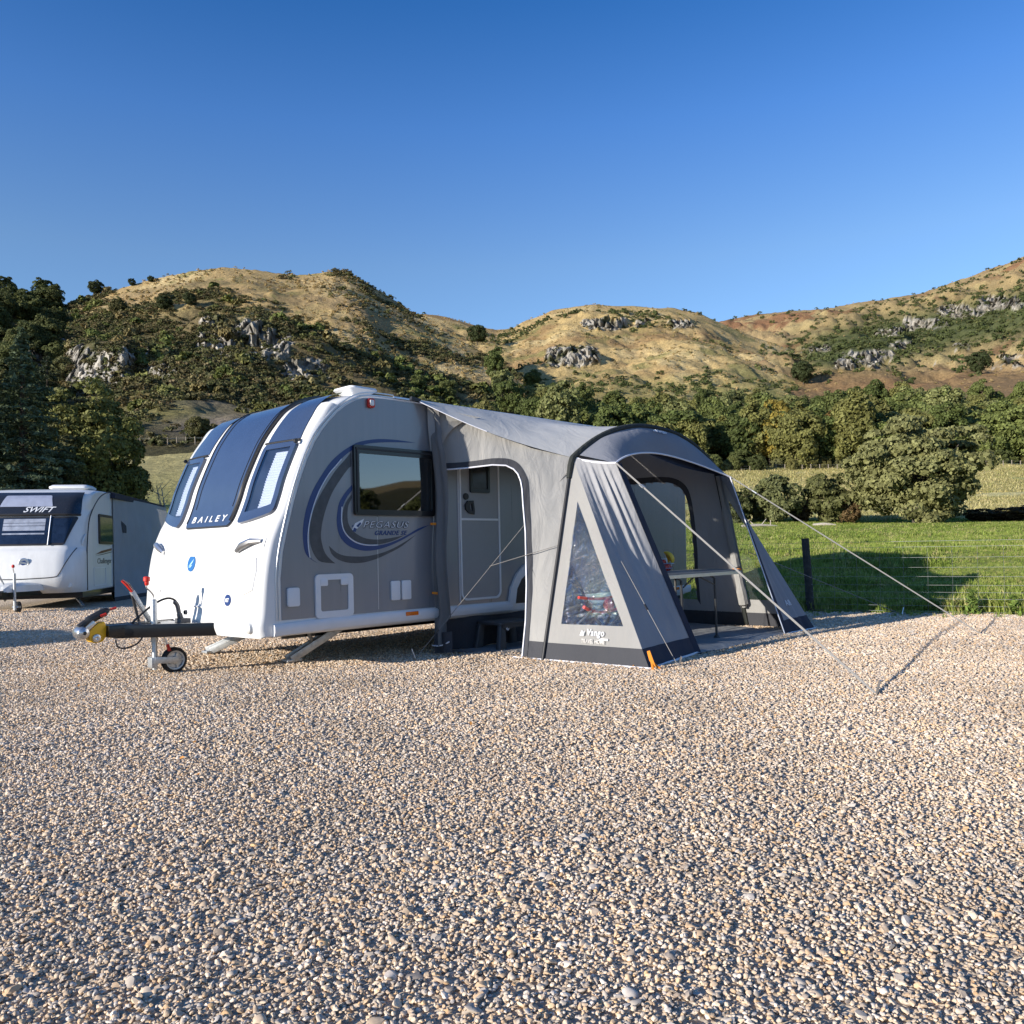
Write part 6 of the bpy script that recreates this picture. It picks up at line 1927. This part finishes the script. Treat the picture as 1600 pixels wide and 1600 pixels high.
tus = [clump_src('tussock_clump', TUSS, 560 + k, 90, .30) for k in range(3)]
do_scatter('hill_tussocks', area * vis * ((hA * uu) + hB * .45 + hC * .12) * (1 - rk) * (.25 + sstep(.42, .6, fine)), 17000, .35, .95, tus)
do_scatter('hill_shrubs', wB, 2600, .7, 2.3, hs)
do_scatter('heather', wC, 4200, 1.2, 3.4, hs)

# rough grass on the bank beyond the fence
def tuft(seed, nb=16, h=1.0):
    r = np.random.default_rng(seed); V, F_, T_ = [], [], []
    for k in range(nb):
        a = r.uniform(0, 6.28); b0 = np.array([r.normal(0, .22), r.normal(0, .22), 0]); d = np.array([math.cos(a), math.sin(a), 0]); L = h * r.uniform(.5, 1.1); bend = r.uniform(.15, .7); w = .035
        sd = np.array([-d[1], d[0], 0]) * w
        p1 = b0 + d * bend * .25 * L + np.array([0, 0, L * .6]); p2 = b0 + d * bend * L * .75 + np.array([0, 0, L * (1 - .35 * bend)])
        i = len(V); V += [b0 - sd, b0 + sd, p1 + sd * .8, p1 - sd * .8, p2 + sd * .1, p2 - sd * .1]
        F_ += [(i, i + 1, i + 2, i + 3), (i + 3, i + 2, i + 4, i + 5)]; T_ += [r.uniform()] * 2
    me_ = raw_mesh('grass_tuft', np.array(V), np.array(F_)); t = me_.attributes.new('tone', 'FLOAT', 'FACE'); t.data.foreach_set('value', np.array(T_, np.float32))
    return source('grass_tuft', me_, [GRASS])


tf = [tuft(600 + k) for k in range(5)]
n = 60000
y = 10.5 + 34 * rt.uniform(0, 1, n) ** 1.8; x = rt.uniform(.06, .75, n) * y
s = bound_dist(x, y); ok = (s > .02 + .7 * (fbm(x * 1.3, y * 1.3, 3, 241) - .45)) & (rt.random(n) < np.clip(1.3 - s / 40, .2, 1)); x, y, s = x[ok], y[ok], s[ok]
z = terrain(x / y, y); n = len(x)
g = fbm(x * .7, y * .7, 3, 221)
hh_ = (.045 + .135 * sstep(.35, .75, g)) * rt.uniform(.7, 1.3, n) * np.where(s < 1.2, 1.1, 1.0)
w_ = hh_ * 1.25
scatter('bank_grass', np.stack([x, y, z - .01], 1), np.stack([rt.normal(0, .1, n), rt.normal(0, .1, n), rt.uniform(0, 6.28, n)], 1), np.stack([w_, w_, hh_], 1), rt.integers(0, 5, n), tf)
n = 2600
y = 8.5 + 6.5 * rt.uniform(0, 1, n); x = rt.uniform(.2, .75, n) * y; s = bound_dist(x, y); ok = (s < .1) & (s > -.9 * rt.random(n) ** 2.2); x, y = x[ok], y[ok]; n = len(x); hh_ = rt.uniform(.03, .10, n)
scatter('verge_grass', np.stack([x, y, gz(x, y)], 1), np.stack([rt.normal(0, .1, n), rt.normal(0, .1, n), rt.uniform(0, 6.28, n)], 1), np.stack([hh_ * 1.3, hh_ * 1.3, hh_], 1), rt.integers(0, 5, n), tf)
# shorter pasture further out, then straw grass up to the wood
n = 26000
y = rt.uniform(34 ** 2, 88 ** 2, n) ** .5; x = rt.uniform(.12, .72, n) * y; z = terrain(x / y, y); hh_ = rt.uniform(.10, .26, n)
scatter('pasture_grass', np.stack([x, y, z - .02], 1), np.stack([rt.normal(0, .1, n), rt.normal(0, .1, n), rt.uniform(0, 6.28, n)], 1), np.stack([hh_ * 2.4, hh_ * 2.4, hh_], 1), rt.integers(0, 5, n), tf)
STRAW = leaf_mat('straw_blades', None, rand_ramp=[(0, (.40, .37, .14)), (.4, (.54, .47, .21)), (.75, (.62, .53, .27)), (1, (.30, .32, .10))], trans=.3, vary=.2)
ts = []
for k in range(3):
    o_ = tuft(640 + k); o_.data.materials.clear(); o_.data.materials.append(STRAW); ts.append(o_)
n = 26000
y = rt.uniform(84 ** 2, 188 ** 2, n) ** .5; x = rt.uniform(.12, .72, n) * y; z = terrain(x / y, y); hh_ = rt.uniform(.25, .6, n)
ok = fbm(x * .08, y * .12, 3, 231) > .42; x, y, z, hh_ = x[ok], y[ok], z[ok], hh_[ok]; n = len(x)
scatter('straw_grass', np.stack([x, y, z - .03], 1), np.stack([rt.normal(0, .1, n), rt.normal(0, .1, n), rt.uniform(0, 6.28, n)], 1), np.stack([hh_ * 2.6, hh_ * 2.6, hh_], 1), rt.integers(0, 3, n), ts)
# weeds by the fence
def weed(loc, h, label):
    e = empty('weed_plant', loc, label, 'weed', 'weeds at the gravel edge')
    bm = bmesh.new(); b0 = Vector(loc); tube(bm, [b0, b0 + Vector((.01, 0, h * .5)), b0 + Vector((.0, .02, h))], [.007, .006, .003], 6); obj('stem', bm, plain('weed_stem', (.12, .16, .05), .7), e)
    r = np.random.default_rng(int(h * 1000)); nl = 130
    zz = r.uniform(.15, 1.0, nl); a = r.uniform(0, 6.28, nl); rr = .30 * h * (1.15 - zz) * r.uniform(.3, 1, nl)
    C_ = np.stack([b0.x + np.cos(a) * rr, b0.y + np.sin(a) * rr, b0.z + zz * h + rr * .25], 1)
    me_ = leaves_mesh('leaves', C_, np.stack([np.cos(a) * .5, np.sin(a) * .5, np.ones(nl)], 1), .032, r, 3.2)
    o = mesh_obj('leaves', me_, LEAF, e); o.color = (.16, .23, .05, 1)
for (bx, by, h, lab) in ((6.28, 11.42, .44, 'leafy pale green weed at the gravel edge, taller of two'), (6.75, 11.25, .36, 'leafy pale green weed at the gravel edge near the picture edge')):
    weed((bx, by, zt(bx, by) * .3), h, lab)

# ---- fences
fen = empty('wire_fence', (4.45, 12.44, 0), 'wire mesh stock fence with dark wooden posts along the gravel edge', 'fence')
fl = [(-.2, 14.8), (4.45, 12.46), (9.4, 9.95), (14.0, 7.6)]
for k, (x, y) in enumerate(fl):
    bm = bmesh.new(); b0 = Vector((x, y, -.3)); tp = Vector((x - .07, y, 1.10))
    tube(bm, [b0, b0.lerp(tp, .5) + Vector((.006, 0, 0)), tp], [.062, .058, .055], 10); obj('post', bm, M['post'], fen)
bm = bmesh.new()
for (x0, y0), (x1, y1) in zip(fl, fl[1:]):
    for h in (1.03, .95, .80, .66, .53, .41, .31, .22, .12, .04):
        tube(bm, [(x0, y0 - .06, h), ((x0 + x1) / 2, (y0 + y1) / 2 - .06, h - .012), (x1, y1 - .06, h)], .0026, 4)
    L = math.hypot(x1 - x0, y1 - y0); m_ = int(L / .30)
    for k in range(1, m_):
        q = k / m_; x = x0 + (x1 - x0) * q; y = y0 + (y1 - y0) * q - .06
        tube(bm, [(x, y, .04), (x + .005, y, .5), (x, y, .95)], .0020, 4)
w_ = obj('wire_mesh', bm, M['wire'], fen)
FPOST = plain('weathered_post', (.24, .205, .16), .9, var=.3)
ff = empty('field_fence', (60, 187, 18), 'distant post and wire fence along the edge of the wood', 'fence')
pts_ = []
for k in range(40):
    tbv = .245 + .0105 * k; y = 184 - 10 * (k / 40); x = tbv * y; z = zt(x, y)
    bm = bmesh.new(); tube(bm, [(x, y, z - .2), (x + random.uniform(-.05, .05), y, z + 1.25)], .09, 6); obj('post', bm, FPOST, ff); pts_.append((x, y, z + 1.1))
bm = bmesh.new(); tube(bm, pts_, .012, 4); tube(bm, [(x, y, z - .5) for x, y, z in pts_], .012, 4); obj('wire_line', bm, M['wire'], ff)
fl_ = empty('field_fence', (-50, 130, 17), 'distant fence with pale posts across the shaded field at the left', 'fence')
pts_ = []
for k in range(16):
    tbv = -.50 + .011 * k; y = 128; x = tbv * y; z = zt(x, y)
    bm = bmesh.new(); tube(bm, [(x, y, z - .2), (x, y, z + 1.2)], .08, 6); obj('post', bm, FPOST, fl_); pts_.append((x, y, z + 1.0))
bm = bmesh.new(); tube(bm, pts_, .012, 4); obj('wire_line', bm, M['wire'], fl_)
# dead wood in the field
for tbv, y, L, a, lab in ((.297, 70, 3.2, .2, 'pale fallen branch lying in the grass behind the tent wing'), (.375, 69, 1.8, -.1, 'short bleached log lying in the grass below the dark bush')):
    x = tbv * y; z = zt(x, y); r = random.Random(int(L * 10)); bm = bmesh.new()
    d = Vector((math.cos(a), math.sin(a), 0)); b0 = Vector((x, y, z + .16)); tube(bm, catmull([b0 - d * L / 2, b0 + Vector((0, 0, .08)), b0 + d * L / 2], 4), [.16, .17, .16, .16, .15, .14, .12, .10, .08], 8)
    if L > 2:
        for k in range(5):
            p_ = b0 + d * L * r.uniform(-.4, .4); tube(bm, [p_, p_ + Vector((r.uniform(-.6, .6), 0, r.uniform(.2, .7)))], [.06, .02], 6)
    tag(obj('fallen_log' if L < 2 else 'fallen_branch', bm, M['deadwood']), lab, 'log')
# bare twiggy shrub left of the caravan
y = 45; x = -.415 * y; b0 = Vector((x, y, zt(x, y))); r = random.Random(3); bm = bmesh.new()
for k in range(9):
    a = r.uniform(0, 6.28); d = Vector((math.cos(a) * .8, math.sin(a) * .5, r.uniform(.7, 1.2))).normalized(); L = r.uniform(1.5, 3.4)
    p1 = b0 + d * L * .5; p2 = b0 + d * L + Vector((r.uniform(-.3, .3), 0, .2)); tube(bm, [b0, p1, p2], [.06, .035, .012], 5)
    for j in range(5):
        q = p1.lerp(p2, r.uniform(0, .9)); tube(bm, [q, q + Vector((r.uniform(-.6, .6), r.uniform(-.3, .3), r.uniform(.1, .6)))], [.02, .006], 4)
tag(obj('bare_shrub', bm, M['deadwood']), 'leafless pale twiggy shrub left of the big caravan roof', 'shrub')
# ================================================================== the tow car just left of the picture; its shadow lies on the gravel
FR[0] = W
car = empty('parked_car', W(-6.7, -6.6, 0), 'dark parked car outside the left picture edge, casting the long shadow on the gravel', 'car')
cb = plain('dark_car_paint', (.03, .035, .045), .25, .3, var=.1, coat=.6)
prof_ = [(-9.0, .35), (-9.02, .75), (-8.9, .95), (-8.75, 1.05), (-8.35, 1.62), (-8.0, 1.70), (-6.3, 1.68), (-5.9, 1.58), (-5.35, 1.10), (-4.6, 1.0), (-4.40, .85), (-4.36, .40), (-4.5, .30), (-8.9, .30)]
bm = bmesh.new()
rows = []
for t, ins, top in ((-7.6, .10, .9), (-7.52, .02, .97), (-7.3, 0, 1), (-6.0, 0, 1), (-5.78, .02, .97), (-5.70, .10, .9)):
    rows.append([bm.verts.new(W(t + (.20 if t < -6.6 else -.20) * max(0, z - 1.0) / .7 * (abs(t + 6.65) > .6), d + (ins if d < -6.7 else -ins), z)) for d, z in prof_])
for a, b in zip(rows, rows[1:]):
    for k in range(len(prof_)): bm.faces.new((a[k], a[(k + 1) % len(prof_)], b[(k + 1) % len(prof_)], b[k]))
bm.faces.new(rows[0]); bm.faces.new(rows[-1][::-1])
obj('body', bm, cb, car, angle=40)
gl_ = plain('dark_car_glass', (.02, .025, .03), .05, var=.1)
for t, sg in ((-5.70, 1), (-7.60, -1)):
    for d0, d1, d2, d3 in ((-8.45, -7.35, -7.35, -8.25), (-7.28, -5.75, -6.2, -7.28)):
        bm = bmesh.new()
        vs = [bm.verts.new(W(t + sg * (.006 - .20 * (z - 1.0) / .7), d, z)) for d, z in ((d0, 1.08), (d1, 1.08), (d2, 1.55), (d3, 1.55))]
        bm.faces.new(vs); obj('side_window', bm, gl_, car)
    for d in (-8.15, -5.25):
        bm = bmesh.new(); lathe(bm, W(t - sg * .12, d, .34), EL * sg, [(0, .06), (.2, .10), (.31, .13), (.34, .10), (.34, -.08), (0, -.1)], 24); w_ = obj('wheel', bm, M['rubber'], car)
        bm = bmesh.new(); lathe(bm, W(t - sg * .12, d, .34), EL * sg, [(0, .135), (.06, .14), (.2, .115), (.22, .138), (.22, .10)], 20); obj('wheel_rim', bm, M['steel'], w_)
for d, mm_ in ((-4.42, M['lens']), (-9.0, M['red'])):
    for t in (-7.25, -6.05):
        bm = bmesh.new(); box(bm, t - .14, t + .14, d - .03, d + .03, .72, .86); obj('headlight' if d > -6 else 'tail_light', bm, mm_, car, bevel=.02)
# ================================================================== light, sky, camera
AZ = R(43.6 + 10.5)           # heading the sunlight travels along, clockwise from +Y
ELV = R(14.5)
ldir = Vector((math.sin(AZ) * math.cos(ELV), math.cos(AZ) * math.cos(ELV), -math.sin(ELV)))
sun = bpy.data.lights.new('sun', 'SUN'); sun.energy = 4.3; sun.angle = R(.53); sun.color = (1.0, .925, .82)
so = bpy.data.objects.new('sun', sun); COL.objects.link(so)
so.rotation_euler = ldir.to_track_quat('-Z', 'Y').to_euler(); so.location = (-30, -20, 30)
world = bpy.data.worlds.new('World'); scene.world = world; world.use_nodes = True
nt = world.node_tree
sky = nt.nodes.new('ShaderNodeTexSky'); sky.sky_type = 'NISHITA'; sky.sun_disc = False
sky.sun_elevation = ELV; sky.sun_rotation = AZ + PI
sky.altitude = 300; sky.air_density = 1.0; sky.dust_density = 0; sky.ozone_density = 6.0
bg = nt.nodes['Background']; bg.inputs['Strength'].default_value = .122
tcw = nt.nodes.new('ShaderNodeTexCoord'); sxw = nt.nodes.new('ShaderNodeSeparateXYZ'); nt.links.new(tcw.outputs['Generated'], sxw.inputs[0])
rpw = ramp(nt, [(0, (.76, .55, .47)), (.32, (.68, .54, .47)), (.45, (.41, .465, .52)), (.55, (.20, .365, .465)), (.72, (.30, .40, .46)), (1, (.45, .47, .48))])   # deeper blue higher up, paler low down, overhead greyed to make fill less blue
nt.links.new(sxw.outputs['Z'], rpw.inputs['Fac'])
dbl = nt.nodes.new('ShaderNodeVectorMath'); dbl.operation = 'SCALE'; dbl.inputs['Scale'].default_value = 2.0; nt.links.new(rpw.outputs['Color'], dbl.inputs[0])
mlt = nt.nodes.new('ShaderNodeVectorMath'); mlt.operation = 'MULTIPLY'; nt.links.new(sky.outputs[0], mlt.inputs[0]); nt.links.new(dbl.outputs[0], mlt.inputs[1])
nt.links.new(mlt.outputs[0], bg.inputs['Color'])

cam = bpy.data.cameras.new('camera'); co = bpy.data.objects.new('camera', cam); COL.objects.link(co)
cam.sensor_width = 36; cam.lens = 1300 / 1600 * 36
cam.shift_y = 57 / 1600; cam.shift_x = -1.2 / 1600
cam.clip_start = .05; cam.clip_end = 6000
co.location = (0, 0, 1.04)
co.rotation_euler = (Matrix.Rotation(PI / 2, 3, 'X') @ Matrix.Rotation(R(-1.2), 3, 'Z')).to_euler()
scene.camera = co
scene.view_settings.view_transform = 'Standard'; scene.view_settings.look = 'None'; scene.view_settings.gamma = 1
scene.view_settings.exposure = .85
scene.render.engine = 'CYCLES'
scene.cycles.use_denoising = True
scene.cycles.max_bounces = 8; scene.cycles.transparent_max_bounces = 16
scene.cycles.sample_clamp_indirect = 6
